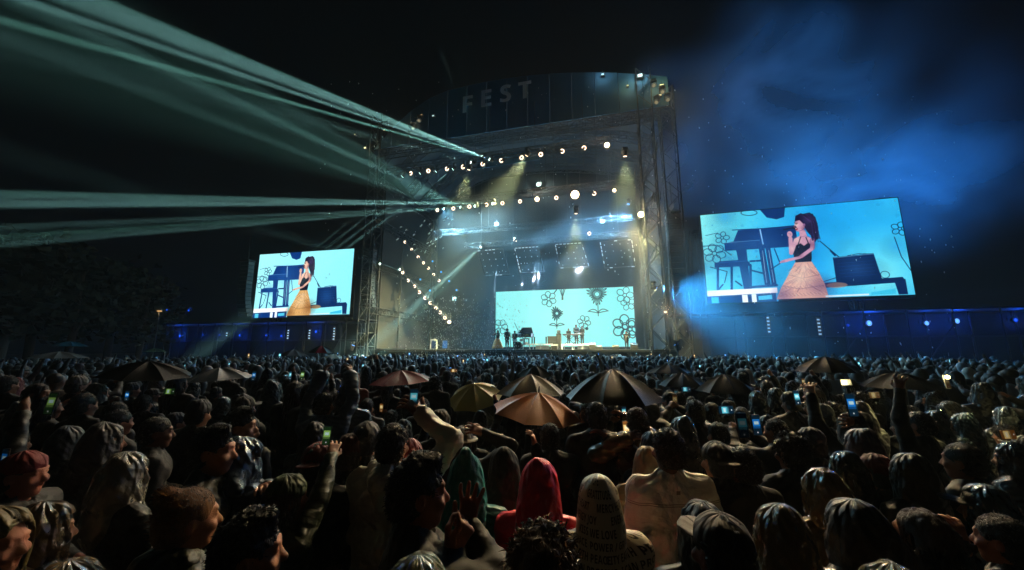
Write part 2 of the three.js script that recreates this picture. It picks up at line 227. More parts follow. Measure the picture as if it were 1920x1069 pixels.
function backFrame(x) {             // the line-drawn flowers behind the band
  const w = 1024, h = 420; x.fillStyle = '#93f6f2'; x.fillRect(0, 0, w, h);
  const g = x.createRadialGradient(420, 200, 20, 420, 200, 620); g.addColorStop(0, '#a6fdf8'); g.addColorStop(1, '#88f2f2'); x.fillStyle = g; x.fillRect(0, 0, w, h);
  x.strokeStyle = '#06363f'; x.fillStyle = '#06363f'; x.lineWidth = 4; flower(x, 415, 70, 56, 6, .4); x.lineWidth = 7; x.beginPath(); x.moveTo(455, 30); x.lineTo(478, 0); x.stroke();
  x.lineWidth = 5; for (const k of [-18, -6, 8, 20]) { x.beginPath(); x.moveTo(520 + k, 0); x.lineTo(519, 62); x.stroke(); } x.fillRect(513, 55, 12, 25);
  x.lineWidth = 5; daisy(x, 772, 46, 76, 20); leaves(x, 775, 110, 205, 46); daisy(x, 475, 178, 52, 17); leaves(x, 473, 228, 290, 36);
  x.lineWidth = 4; flower(x, 672, 245, 46, 6, .2); x.beginPath(); x.arc(690, 292, 11, 0, 6.3); x.fill(); flower(x, 965, 60, 58, 5); flower(x, 985, 120, 48, 5, .8); x.lineWidth = 7; flower(x, 955, 285, 84, 6, .5); flower(x, 990, 300, 60, 5); x.lineWidth = 4;
  flower(x, 38, 270, 56, 6); flower(x, 215, 325, 36, 5); x.beginPath(); x.moveTo(150, 240); x.lineTo(178, 300); x.stroke();
  for (let k = 0; k < h; k += 4) { x.fillStyle = 'rgba(0,40,50,.04)'; x.fillRect(0, k, w, 2); }
}
function ledScreen(label, p0, p1, y0, y1, tex, k, lit, c) {
  const d = p1.clone().sub(p0).setY(0), L = d.length(), h = y1 - y0, mid = p0.clone().add(p1).multiplyScalar(.5).setY(y0), turn = Math.atan2(-d.z, d.x);
  const o = thing('led_screen', label, 'screen', mid, turn);
  const m = new THREE.MeshStandardMaterial({ color: 0x000000, emissive: 0xffffff, emissiveMap: tex, emissiveIntensity: k, roughness: .6 }); m.name = 'led_face';
  part(o, 'display', new THREE.PlaneGeometry(L, h).translate(0, h / 2, .004), m);
  part(o, 'housing', box(L + .1, h + .1, .25, 0, h / 2, -.13), black);
  const ribs = []; for (let i = 0; i <= 8; i++) ribs.push(box(.06, h, .3, -L / 2 + i * L / 8, h / 2, -.42)); for (let i = 0; i <= 4; i++) ribs.push(box(L, .06, .06, 0, i * h / 4, -.6)); part(o, 'rear_frame', join(ribs), steel);
  const a = new THREE.RectAreaLight(c, lit, L, h); a.position.copy(mid).setY(y0 + h / 2).add(V(Math.sin(turn), 0, Math.cos(turn)).multiplyScalar(.06)); a.lookAt(a.position.clone().add(V(Math.sin(turn), 0, Math.cos(turn)))); a.name = 'screen_light'; scene.add(a);
  return o;
}
ledScreen('left side screen showing a singer in an orange skirt beside a piano', V(-28.4, 0, -40.9), V(-16.7, 0, -38.3), 5.62, 12.75, canvas(1024, 592, (x) => singerFrame(x, false)), 1.2, .35, lin(.35, .85, 1));
ledScreen('right side screen showing a singer in a pink skirt on deep blue', V(14.91, 0, -28.21), V(26.96, 0, -24.7), 5.68, 12.7, canvas(1024, 592, (x) => singerFrame(x, true)), 1.1, 1.5, lin(.08, .42, 1));
ledScreen('wide stage screen of pale turquoise with line-drawn flowers behind the band', sp(-3.95, 0, 8), sp(10.8, 0, 8), 2.5, 8.62, canvas(1024, 420, backFrame), 1.08, .6, lin(.45, .95, 1));
// ---------------------------------------------------------------- lamps
const lensWarm = glow('lamp_glass_warm', lin(1, .72, .52), 3.2), lensHot = glow('lamp_glass_hot', lin(1, .8, .5), 9), lensMint = glow('lamp_glass_mint', lin(.75, 1, .95), 5), lensBlue = glow('lamp_glass_blue', lin(.1, .35, 1), 1.6), lensWhite = glow('lamp_glass_white', lin(.75, .9, 1), .75);
function spot(p, to, c, cd, half, soft = .5, r = 3) {
  const l = new THREE.SpotLight(c, cd, 0, half, soft); l.position.copy(p); l.target.position.copy(to); l.shadow.radius = r; l.castShadow = true; l.name = 'lamp_light'; scene.add(l, l.target); return l;
}
function point(p, c, cd, r = 4) { const l = new THREE.PointLight(c, cd); l.position.copy(p); l.shadow.radius = r; l.castShadow = true; l.name = 'lamp_light'; scene.add(l); return l; }
const ringG = new THREE.TorusGeometry(.15, .045, 8, 16), canG = new THREE.CylinderGeometry(.24, .17, .3, 14).rotateX(Math.PI / 2).translate(0, 0, -.18), clampG = join([box(.08, .34, .08, 0, .38, -.2), box(.6, .05, .05, 0, .24, -.2), box(.04, .3, .06, .29, .11, -.2), box(.04, .3, .06, -.29, .11, -.2)]);
const ringCutG = new THREE.TorusGeometry(.15, .045, 8, 14, 4.6);
function ringLamp(px, py, w, label, group, lens = lensWarm, s = 1) {
  const p = photo(px, py, w), o = thing('ring_lamp', label, 'stage lamp', p, TURN + R(-.3, .3), group); o.rotation.order = 'YXZ'; o.rotation.x = R(.1, .35); o.scale.setScalar(s);
  part(o, 'lamp_can', canG, black); part(o, 'lamp_ring', rnd() < .5 ? ringG : ringCutG.clone().rotateZ(R(0, 6)), lens); part(o, 'lamp_yoke', clampG, black);
  return p;
}
const ordinal = ['first', 'second', 'third', 'fourth', 'fifth', 'sixth', 'seventh', 'eighth', 'ninth', 'tenth', 'eleventh', 'twelfth'];
[[770, 325], [803, 320.5], [838, 316.5], [868, 313], [905, 307.5], [940, 301], [978, 295.5], [1014, 289.5], [1054, 283.5], [1095, 277.5]].forEach(([x, y], k) => ringLamp(x, y, -1.9, `glowing ring lamp, ${ordinal[k]} from the left on the upper truss`, 'ring lamps on the upper truss'));
[[820, 394], [850, 391], [880, 387.5], [912, 384], [942, 381], [975, 377.5], [1043, 371], [1114, 363]].forEach(([x, y], k) => ringLamp(x, y, .6, `glowing ring lamp, ${ordinal[k]} from the left on the lower truss`, 'ring lamps on the lower truss', lensWarm, .95));
[[759.5, 454], [772, 468], [784, 482], [794, 493], [803, 503], [813, 515], [823, 526]].forEach(([x, y], k) => ringLamp(x, y, 5, `ring lamp, ${ordinal[k]} from the top of the right-hand slanting string left of the stage screen`, 'ring lamps on the right slanting string', lensWarm, .8));
[[755, 511], [765, 526], [777, 537], [786, 548], [797, 559], [807, 568], [817, 578], [825, 586], [834, 596]].forEach(([x, y], k) => ringLamp(x, y, 3, `ring lamp, ${ordinal[k]} from the top of the left-hand slanting string above the crowd`, 'ring lamps on the left slanting string', lensWarm, .9));
[[965.6, 451], [1105, 438]].forEach(([x, y], k) => ringLamp(x, y, 6, `ring lamp on the rear truss, ${k ? 'above the third square frame' : 'at the top corner of the second square frame'}`, 'ring lamps on the rear truss'));
// bare slanting pipes that carry the two strings
{
  const mk = (label, a, b) => { const o = thing('lamp_pipe', label, 'pipe', a.clone().setY(0)); part(o, 'pipe', bar(a.clone().sub(o.position), b.clone().sub(o.position), .06), black); part(o, 'upright', bar(V(0, 0, 0), V(0, a.y, 0), .05), black); };
  mk('black slanting pipe with a string of ring lamps near the left tower', photo(752, 508, 3.4), photo(846, 607, 3.4)); mk('black slanting pipe with ring lamps behind the left string', photo(756, 449, 5.4), photo(826, 529, 5.4));
}
const starG = new THREE.SphereGeometry(1, 18, 12);
function blinder(px, py, w, r, cd, label, aimAt, half = .17) {
  const p = photo(px, py, w), o = thing('blinder_lamp', label, 'stage lamp', p, TURN);
  part(o, 'lamp_can', new THREE.CylinderGeometry(r * 1.5, r * 1.1, .34, 16).rotateX(Math.PI / 2).translate(0, 0, -.26), black); part(o, 'lamp_glass', starG.clone().scale(r, r, r), lensHot); part(o, 'lamp_yoke', clampG.clone().translate(0, .05, -.1), black);
  const f = p.clone().add(sp(0, 0, 0).sub(sp(0, 0, 1)).multiplyScalar(r + .05));
  point(f, warm, cd * .02, 5); spot(f, aimAt, lin(1, .72, .4), cd * .2, half, .8, 12);
  return p;
}
blinder(1078, 365, .5, .36, 2600, 'brightest warm star lamp, on the lower truss above the stage screen', V(0, 1.6, -1.2));
blinder(1007, 373.5, .5, .2, 1500, 'warm star lamp on the lower truss, left of the brightest one', V(-2.6, 1.6, -2.4));
blinder(1138, 272, -2, .2, 1500, 'warm star lamp ending the right of the upper truss', V(1.6, 1.6, -1.6));
blinder(1152, 357, .5, .13, 900, 'small warm star lamp ending the right of the lower truss', V(2.4, 1.6, -3));
blinder(1202, 402, -.1, .24, 1500, 'orange star lamp on the right stage tower', V(2.6, 1.5, -2.2));
blinder(842, 604, 3, .15, 260, 'warm star lamp lowest on the left slanting string', V(-6, 1.6, -9));
const washM = [[990, 296, -2.2, 420, [930, 380]], [1172, 296, -2.2, 330, [1172, 400]], [1080, 404, .2, 420, [1077, 560]], [880, 322, -2.2, 260, [850, 440]]];
const headG = new THREE.CylinderGeometry(.17, .2, .42, 14).rotateX(Math.PI / 2), lensG = new THREE.CylinderGeometry(.14, .14, .03, 16).rotateX(Math.PI / 2).translate(0, 0, .22), baseG = new RoundedBoxGeometry(.42, .16, .36, 2, .03).translate(0, .44, 0), yokeG = join([box(.05, .42, .12, .24, .16, 0), box(.05, .42, .12, -.24, .16, 0), box(.53, .05, .12, 0, .36, 0)]);
function mover(p, aim, label, lens, group, s = 1) {
  const o = thing('moving_head_lamp', label, 'stage lamp', p, 0, group), d = aim.clone().sub(p).normalize(); o.scale.setScalar(s); o.rotation.y = Math.atan2(d.x, d.z);
  part(o, 'lamp_base', baseG, black); part(o, 'lamp_yoke', yokeG, black);
  const h = part(o, 'lamp_head', headG, black); h.rotation.x = -Math.asin(d.y); part(h, 'lamp_glass', lensG, lens);
  return p.clone().addScaledVector(d, .3 * s);
}
for (const [x, y, w, cd, t] of washM) { const p = photo(x, y - 8, w), aim = photo(t[0], t[1], w + 1); spot(mover(p, aim, `yellow wash lamp making a pale glow near ${x < 900 ? 'the left' : x < 1000 ? 'the middle' : x < 1100 ? 'the right star lamp' : 'the right end'} of the truss`, lensWarm, 'yellow wash lamps'), aim, lin(1, .88, .38), cd * 34, .42, .9, 4); }
// beams: [source x, y, w, aims [x, y, ground distance, candela, half angle]]
const beams = [
  ['upper truss, right one of the bright pair', 921, 300, -2.2, [[365, 84, 30, 620000, .03], [318, 52, 30, 700000, .012], [400, 122, 30, 1500000, .012], [452, 166, 30, 1500000, .011]]],
  ['upper truss, left one of the bright pair', 886, 305.5, -2.2, [[400, 180, 30, 460000, .03], [350, 150, 30, 500000, .011], [456, 208, 30, 1300000, .011], [500, 232, 30, 500000, .009]]],
  ['lower truss, outermost right of the mint pair', 926, 382, 0, [[60, 374, 30, 560000, .02], [60, 364, 30, 700000, .009], [60, 384, 30, 1200000, .008]]],
  ['lower truss, left one of the mint pair', 893, 386.5, 0, [[80, 424, 30, 500000, .01], [80, 440, 30, 700000, .008], [80, 452, 30, 800000, .008]]],
  ['lower truss, far left', 866, 390, 0, [[440, 190, 30, 170000, .025], [480, 226, 30, 12000, .2]]],
  ['lower truss, second from far left', 835, 393, 0, [[410, 226, 30, 120000, .022]]],
  ['upper truss, third mover', 852, 315.5, -2.2, [[400, 652, 46, 260000, .016]]],
  ['upper truss, fourth mover', 820, 319.5, -2.2, [[390, 652, 46, 190000, .016]]],
  ['upper truss, fifth mover', 790, 323, -2.2, [[380, 652, 46, 120000, .016]]],
  ['upper truss, leftmost mover', 757, 329, -2.2, [[370, 652, 46, 90000, .016], [380, 160, 30, 40000, .03]]],
  ['upper truss behind the ring lamps', 905, 296, -1.6, [[812, 60, 30, 34000, .026], [846, 60, 30, 34000, .024]]],
  ['rear truss, aimed low to the left', 903, 462, 5.4, [[690, 654, 33, 260000, .045], [724, 656, 33, 200000, .024], [640, 654, 35, 120000, .03]]],
  ['rear truss, aimed up to the left', 966, 448, 5.6, [[780, 340, 28, 260000, .013]]],
  ['left string, aimed left', 752, 506, 2.6, [[600, 462, 35, 40000, .04]]],
];
for (const [where, x, y, w, aims] of beams) {
  const p = photo(x, y, w); let q;
  aims.forEach(([ax, ay, d, cd, half], k) => { const aim = photoAt(ax, ay, d); if (!k) q = mover(p, aim, `moving head beam lamp on the ${where}`, lensMint, 'moving head beam lamps', .8); spot(q, aim, k % 2 ? lin(.45, 1, .78) : lin(.55, 1, .88), cd * 1.35, half, .9, 1.5); });
}
// four square lamp frames and their white down-shafts
[[[895, 471], [943, 467], [956, 515], [909, 517]], [[965, 466], [1010, 463], [1020, 510], [976, 512]], [[1041, 459], [1090, 456], [1104, 500], [1050, 503]], [[1125, 454], [1184, 450], [1191, 500], [1134, 503]]].forEach((q, k) => {
  const c = q.map(([x, y]) => photo(x, y, 6)), o = thing('square_light_rig', `square frame of white lamp bars, ${['leftmost', 'second', 'third', 'rightmost'][k]} of four above the stage screen`, 'lamp frame', c[0], 0, 'square lamp frames'), L = c.map((p) => p.clone().sub(c[0]));
  const at = (i, j) => L[0].clone().lerp(L[1], i).lerp(L[3].clone().lerp(L[2], i), j);
  part(o, 'frame_tube', join([bar(L[0], L[1], .05), bar(L[1], L[2], .05), bar(L[2], L[3], .05), bar(L[3], L[0], .05)]), black);
  const bar_ = (a, b, n, skip) => { for (let i = 0; i < n; i++) if (rnd() > skip) part(o, 'lamp_bar', bar(a.clone().lerp(b, (i + .15) / n).add(V(0, 0, .07)), a.clone().lerp(b, (i + .8) / n).add(V(0, 0, .07)), .04, 6), lensWhite); };
  bar_(L[0], L[1], 7, .25); if (k) bar_(L[0], L[3], 7, .3); if (k > 1) bar_(L[1], L[2], 6, .5); bar_(L[3], L[2], 7, .7);
  for (let i = 0; i < 4; i++) for (let j = 0; j < 4; j++) if (rnd() > .25) part(o, 'lamp_dot', new THREE.SphereGeometry(R(.025, .05), 8, 6).translate(...at((i + .5) / 4, (j + .5) / 4).toArray()), lensWhite);
  const s = k ? [[.15, .9], [.7, .7], [.95, .3]] : [[.6, .6], [.9, .9]];
  for (const [a, b] of s) { const p = at(a, b).add(c[0]); spot(p, p.clone().add(V(R(-.7, -.2), -5, R(.4, .8))), lin(.62, .8, 1), 60000, .07, 1, 1); }
});
for (const [x, y] of [[811, 490], [827, 510], [788, 524], [842, 527], [856, 544], [806, 545]]) { const p = photo(x, y, 5.5), o = thing('blue_lamp', `small blue lamp ${x < 800 ? 'leftmost' : x > 850 ? 'rightmost' : y < 500 ? 'highest' : y > 540 ? 'lowest' : x < 830 ? 'in the middle, upper' : 'in the middle, right'} among those by the slanting strings`, 'stage lamp', p, TURN, 'small blue lamps'); part(o, 'lamp_can', canG.clone().scale(.7, .7, .7), black); part(o, 'lamp_glass', new THREE.CylinderGeometry(.11, .11, .03, 12).rotateX(Math.PI / 2), glow('small_blue', lin(.05, .4, 1), 1.2)); }
// strobes glinting in the left bay
for (let k = 0; k < 34; k++) {
  const x = R(745, 850), y = R(395, 470) + (x - 745) * .12, p = photo(x, y, R(3, 9)), o = thing('strobe_lamp', 'small lamp glinting among the rigging of the left stage bay', 'stage lamp', p, TURN + R(-.5, .5), 'glinting lamps in the left bay'); o.rotation.z = R(.3, 1);
  part(o, 'lamp_can', box(.34, .14, .12, 0, 0, -.08), black); part(o, 'lamp_glass', box(R(.1, .3), .06, .02), mat('strobe_glass', { color: 0, emissive: lin(.6, .85, .8), emissiveIntensity: .55 }));
}
// work lights in the roof
for (const [x, y, c, k, s] of [[1200, 141, lin(.7, 1, 1), 1.1, .22], [1130, 139, lin(.5, .8, .9), .6, .14], [1241, 160, lin(1, .95, .45), .7, .2], [1238, 178, lin(1, .95, .5), .4, .12], [1177, 160, lin(1, .9, .4), .35, .1], [684, 277, lin(1, .85, .4), .9, .13], [665, 252, lin(1, .8, .4), .5, .08], [720, 244, lin(1, .8, .4), .5, .08], [790, 215, lin(1, .7, .3), .25, .1], [812, 217, lin(.6, .9, .9), .45, .13], [1190, 190, lin(.6, .85, 1), .45, .12], [1248, 585, lin(1, .7, .4), .7, .13]]) {
  const p = photo(x, y, x > 1100 && y > 185 && y < 500 ? 2 : -1.4), o = thing('work_lamp', `work lamp ${y > 500 ? 'flickering orange at the foot of the right stage tower' : x < 700 ? 'on the far left tower ' + (x < 670 ? 'top' : 'corner') : x < 800 ? (x < 760 ? 'left of the upper beams' : 'dim orange at the banner\'s left end') : x < 900 ? 'pale at the left end of the banner' : x < 1140 ? 'on the top edge of the roof banner' : x < 1180 ? 'yellow beside the roof corner' : x < 1195 ? 'pale under the roof corner' : x < 1210 ? 'pale green, brightest at the roof corner' : y < 170 ? 'upper yellow one right of the roof corner' : 'lower yellow one right of the roof corner'}`, 'work light', p, TURN);
  part(o, 'lamp_housing', box(s * 2.2, s * 1.6, .2, 0, 0, -.14), black); part(o, 'lamp_glass', box(s * 1.6, s, .02), glow('work' + x, c, k * 2)); part(o, 'lamp_bracket', box(.04, .5, .04, 0, .3, -.2), steel);
  if (k > .6 || y < 185) point(p.clone().add(V(-W.x * .3, 0, -W.z * .3)), c, k * 6, 6);
}

// house lamps on the roof's front truss that catch the heads nearest to us from high up
for (const [x, y, aim, cd, half, c, l] of [[1242, 172, V(3.5, 1, -3), 2450, .14, lin(1, .74, .38), 'right end'], [1226, 160, V(.5, 1, -3), 2250, .13, lin(1, .78, .44), 'second in from the right end'], [786, 226, V(-4.2, 1, -3.6), 1000, .15, lin(1, .8, .55), 'left end'], [1252, 186, V(6, 1, -9), 200, .2, lin(.6, .78, 1), 'lowest at the right end'], [775, 240, V(-7, 1, -10), 200, .22, lin(.85, .92, .95), 'lower one at the left end'], [1232, 190, V(-1, 1, -17), 220, .24, lin(.65, .88, 1), 'pale one at the right end']]) { const p = photo(x, y, -1.6); spot(mover(p, aim, `house lamp on the roof's front edge, ${l}`, mat('house_glass', { color: 0, emissive: lin(.5, .45, .3), emissiveIntensity: .5 }), 'house lamps on the roof edge'), aim, c, cd, half, .9, 8); }
// ---------------------------------------------------------------- wings beside the stage
function wing(name, label, u0, u1, h, w) {
  const o = onStage(name, label, 'scaffold', (u0 + u1) / 2, 0, w), L = u1 - u0, tubes = [], deck = [], n = Math.round(L / 2.6);
  for (let i = 0; i <= n; i++) for (const z of [0, -2.4]) tubes.push(bar(V(-L / 2 + i * L / n, 0, z), V(-L / 2 + i * L / n, h, z), .05));
  for (let y = 1.2; y <= h; y += 2) for (const z of [0, -2.4]) tubes.push(bar(V(-L / 2, y, z), V(L / 2, y, z), .04));
  part(o, 'scaffold_tube', join(tubes), steel);
  const dg = []; for (let i = 0; i < n; i += 2) dg.push(bar(V(-L / 2 + i * L / n, .3, .05), V(-L / 2 + (i + 1) * L / n, h * .8, .05), .035)); part(o, 'diagonal_tube', join(dg), steel);
  for (let i = 0; i < n; i++) part(o, 'cloth_panel', box(L / n - .03, h - .3, .03, -L / 2 + (i + .5) * L / n, h / 2, -2.5 - .02 * (i % 2)), blackCloth);
  part(o, 'walkway', box(L, .12, 2.3, 0, h + .02, -1.2), black);
  return o;
}
wing('wing_scaffold', 'black scaffold wing with blue lamps under the left side screen', -46, -15.6, 5.2, 1.5);
wing('wing_scaffold', 'black scaffold wing with blue lamps under the right side screen', 13.4, 45, 5.1, 1.5);
for (const [s, u0, u1] of [['left', -27.4, -18.2], ['right', 15.6, 26.6]]) {      // goalposts the side screens hang from
  const o = onStage('screen_support', `dark goalpost truss holding the ${s} side screen`, 'truss', (u0 + u1) / 2, 0, s === 'left' ? 1.7 : 2.2), h = (u1 - u0) / 2;
  for (const x of [-h, h]) { const [c, b] = lattice(V(x, 5.2, 0), V(x, 12.3, 0), .6, .05, V(0, 0, 1)), t = part(o, 'post', c, steel); part(t, 'lattice', b, steel); }
  const [c, b] = lattice(V(-h, 12, 0), V(h, 12, 0), .6, .05), t = part(o, 'crossbeam', c, steel); part(t, 'lattice', b, steel);
}
for (const [x, y, k, s, w, c] of [[312, 581, .5, .2, 3.74], [353, 582, .55, .2, 3.74], [308, 628, .8, .24, 3.74], [337, 630, 1, .26, 3.74], [380, 628, .22, .2, 3.74], [411, 628, .22, .2, 3.74], [449, 629, .6, .22, 3.74], [499, 629, .7, .22, 3.74], [527, 630, .5, .22, 3.74], [592, 622, .75, .24, 3.74], [1630, 606, 2.6, .28, 3.74], [1738, 606, 1.1, .22, 3.74], [1795, 602, 1.3, .24, 3.74], [1590, 610, .35, .16, 3.74], [1905, 600, .6, .2, 3.74]]) {
  const right = x > 900, p = photo(x, y, w), o = thing('blue_wash_lamp', `blue wash lamp on the ${right ? 'right' : 'left'} wing, ${y < 600 ? (x < 330 ? 'left' : 'right') + ' one of the upper pair' : right ? (x < 1600 ? 'faint leftmost one' : x < 1700 ? 'very bright white-blue one' : x < 1760 ? 'second bright one' : x < 1850 ? 'broad third one' : 'at the right edge') : ordinal[[308, 337, 380, 411, 449, 499, 527, 592].indexOf(x)] + ' from the left in the lower row'}`, 'stage lamp', p, TURN, 'blue wash lamps on the wings');
  part(o, 'lamp_can', new THREE.CylinderGeometry(s * .8, s * .5, .34, 14).rotateX(Math.PI / 2).translate(0, 0, -.2), black); part(o, 'lamp_glass', new THREE.SphereGeometry(s * (right ? .8 : .55), 12, 8).scale(.8, 1, .3), right && k > 1 ? glow('wash_hot', lin(.15, .4, 1), 1.2 * Math.min(1, k)) : glow('wash' + k, lin(.01, .08, 1), .8 * k)); part(o, 'lamp_yoke', clampG, black);
  point(p.clone().add(V(-W.x * .16, 0, -W.z * .16)), lin(.012, .1, 1), k * (right ? 8 : 11), 8);
}
for (const [x, y, n] of [[540, 627, 4], [580, 627, 4], [626, 626, 5], [1441, 609, 5], [1536, 613, 5], [425, 627, 2]]) {
  const p = photo(x, y, 1.2), o = thing('lamp_strip', `vertical strip of white lamp dots ${x > 900 ? (x < 1500 ? 'left' : 'right') + ' under the right side screen' : (x < 500 ? 'far left, short,' : x < 560 ? 'first' : x < 600 ? 'second' : 'third') + ' under the left side screen'}`, 'lamp strip', p, TURN, 'white lamp strips');
  part(o, 'strip_body', box(.12, n * .28, .1, 0, 0, -.08), black); for (let k = 0; k < n; k++) part(o, 'lamp_dot', box(.16, .1, .04, 0, (k - (n - 1) / 2) * .27, .01), glow('strip', lin(.55, .8, 1), 1.1));
}
// line arrays
function lineArray(label, px, y0, y1, w) {
  const n = 14, p = photo(px, y0, w), q = photo(px, y1, w), h = (p.y - q.y) / n, o = thing('line_array_speaker', label, 'loudspeaker', V(p.x, q.y, p.z), TURN);
  for (let k = 0; k < n; k++) { const g = new RoundedBoxGeometry(1.15, h * .92, .7, 1, .03); g.rotateX(.02 + .25 * Math.max(0, (6 - k) / 6) ** 2); g.translate(0, (k + .5) * h, -.35 + .5 * Math.max(0, (6 - k) / 6) ** 2 * -1); part(o, 'speaker_box', g, mat('speaker_paint', { color: lin(.02, .03, .04), roughness: .5 })); }
  part(o, 'flying_frame', join([box(1.2, .12, .9, 0, n * h + .1, -.35), bar(V(0, n * h, -.35), V(0, n * h + 3, -.35), .04)]), steel);
}
lineArray('tall black loudspeaker hang left of the left side screen', 459, 490, 592, -1); lineArray('tall black loudspeaker hang beside the right stage tower', 1262, 400, 545, .3); lineArray('tall black loudspeaker hang beside the left stage tower', 690, 470, 575, .3);

// ---------------------------------------------------------------- on the deck
const D = 2.23, deckAt = (px, w) => { const q = local(photo(px, 640, w)); return q.x; };
function riser(label, x0, x1, w, h) {
  const a = deckAt(x0, w), b = deckAt(x1, w), o = onStage('stage_riser', label, 'riser', (a + b) / 2, D, w), L = b - a;
  part(o, 'riser_top', box(L, .09, 2, 0, h, 0), mat('white_riser', { color: lin(.75, .78, .8), roughness: .5 }));
  for (const x of [-1, -.33, .33, 1]) for (const z of [-.9, .9]) part(o, 'leg', box(.09, h - .05, .09, x * (L / 2 - .1), h / 2 - .02, z), pale);
  part(o, 'face_panel', box(L * .4, h * .7, .03, L * .2, h * .4, .6), pale);
}
riser('white riser carrying the grand piano', 975, 1038, 5, .5); riser('dark-legged white riser carrying the keyboard players', 1054, 1114, 5.5, .45);
{
  const o = onStage('grand_piano', 'black grand piano silhouetted before the turquoise screen', 'piano', deckAt(1013, 5), D + .55, 5), s = new THREE.Shape(); s.moveTo(-.75, 0); s.lineTo(.75, 0); s.lineTo(.75, 1.3); s.quadraticCurveTo(.5, 1.9, .1, 1.6); s.quadraticCurveTo(-.2, 1.2, -.75, 1.0); s.lineTo(-.75, 0);
  part(o, 'piano_case', new THREE.ExtrudeGeometry(s, { depth: .32, bevelSize: .02, bevelThickness: .02, bevelSegments: 1 }).rotateX(-Math.PI / 2).rotateY(Math.PI / 2).translate(-.8, .68, 0), black);
  part(o, 'piano_lid', new THREE.ExtrudeGeometry(s, { depth: .04, bevelEnabled: false }).rotateX(-Math.PI / 2).rotateY(Math.PI / 2).rotateX(-.6).translate(-.8, 1.15, -.3), black);
  for (const [x, z] of [[-.7, .6], [-.7, -.6], [.6, 0]]) part(o, 'leg', cyl(.06, .07, .68, x, 0, z), black); part(o, 'stool', join([box(.6, .08, .4, -1.4, .5, 0), box(.05, .5, .05, -1.65, .25, .15), box(.05, .5, .05, -1.15, .25, .15), box(.05, .5, .05, -1.65, .25, -.15), box(.05, .5, .05, -1.15, .25, -.15)]), black);
}
for (const [x, w, l] of [[1068, 5.5, 'left'], [1083, 5.2, 'right']]) { const o = onStage('keyboard_stand', `stage keyboard on an X stand, ${l} one before the turquoise screen`, 'keyboard', deckAt(x, w), D + .48, w); part(o, 'keyboard', new RoundedBoxGeometry(1.3, .12, .4, 2, .02).translate(0, .95, 0), black); part(o, 'stand', join([bar(V(-.5, 0, .1), V(.5, .9, .1), .03), bar(V(.5, 0, -.1), V(-.5, .9, -.1), .03)]), black); part(o, 'key_row', box(1.15, .02, .15, 0, 1.02, .1), pale); }
{ const o = onStage('speaker_column', 'upright black loudspeaker column on the stage centre', 'loudspeaker', deckAt(1048, 4.4), D, 4.4); part(o, 'cabinet', new RoundedBoxGeometry(.45, 1.5, .45, 2, .03).translate(0, .75, 0), black); part(o, 'horn', new RoundedBoxGeometry(.3, .3, .3, 2, .04).translate(0, 1.66, 0), black); part(o, 'grille', box(.38, 1.3, .02, 0, .75, .235), steel); }
{ const o = onStage('gear_crate', 'square black equipment crate beside the loudspeaker column', 'crate', deckAt(1036, 4.6), D + .5, 4.6); part(o, 'crate_body', new RoundedBoxGeometry(.85, .75, .6, 2, .03).translate(0, .38, 0), black); part(o, 'corner_trim', join([box(.03, .77, .62, -.42, .38, 0), box(.03, .77, .62, .42, .38, 0)]), steel); }
for (const [x, w, h, l] of [[1111, 1.4, .55, 'leftmost'], [1123, 1.2, .35, 'second'], [1154, 1.2, .35, 'third'], [1188, 1.6, .55, 'rightmost'], [1040, 1.2, .45, 'left of centre']]) { const o = onStage('monitor_wedge', `black stage monitor at the deck's front edge, ${l} of the row`, 'monitor wedge', deckAt(x, w), D, w, 'stage monitors'); const s = new THREE.Shape(); s.moveTo(-.25, 0); s.lineTo(.25, 0); s.lineTo(.12, h); s.lineTo(-.25, h * .7); part(o, 'cabinet', new THREE.ExtrudeGeometry(s, { depth: .55, bevelEnabled: false }).rotateY(Math.PI / 2).translate(-.28, 0, 0), black); part(o, 'grille', box(.48, .02, h * .6, 0, h * .9, 0, .5), steel); }
{ const o = onStage('drum_kit', 'dark drum kit with cymbals at the left of the stage screen', 'drum kit', deckAt(972, 4), D, 4); part(o, 'bass_drum', new THREE.CylinderGeometry(.36, .36, .42, 20).rotateX(Math.PI / 2).translate(0, .4, 0), black); for (const [x, y, z, r] of [[-.35, .85, 0, .17], [.3, .88, 0, .18], [.75, .55, .2, .24]]) part(o, 'tom_drum', cyl(r, r, .25, x, y - .12, z, 16), pale); for (const [x, y] of [[-.8, 1.3], [.85, 1.4]]) { part(o, 'cymbal', new THREE.CylinderGeometry(.02, .26, .05, 18).translate(x, y, 0), mat('brass', { color: lin(.5, .36, .12), metalness: .9, roughness: .35 })); part(o, 'cymbal_stand', bar(V(x, 0, 0), V(x, y, 0), .02), steel); } }
for (const [x, l] of [[958, 'left'], [984, 'right']]) { const o = onStage('microphone_stand', `thin microphone stand with boom, ${l} of the drum kit`, 'microphone stand', deckAt(x, 2.5), D, 2.5); part(o, 'pole', join([cyl(.02, .02, 1.5), bar(V(0, 1.5, 0), V(-.45, 1.75, 0), .018)]), black); part(o, 'base', cyl(.18, .14, .03), black); part(o, 'microphone', new THREE.SphereGeometry(.05, 10, 8).translate(-.47, 1.77, 0), steel); }
for (const [x, y, s] of [[813, 644, 'white-edged'], [834, 643, 'solid']]) { const p = photo(x, 652, 2), o = onStage('side_monitor', `small ${s} blue screen at the left of the stage`, 'screen', local(p).x, D, 2); part(o, 'screen_housing', box(.7, .95, .1, 0, .5, -.06), s === 'solid' ? black : pale); part(o, 'screen_face', box(.5, .75, .02, 0, .48, 0), glow('blue_face' + s, lin(.06, .35, .9), s === 'solid' ? .5 : .12)); }
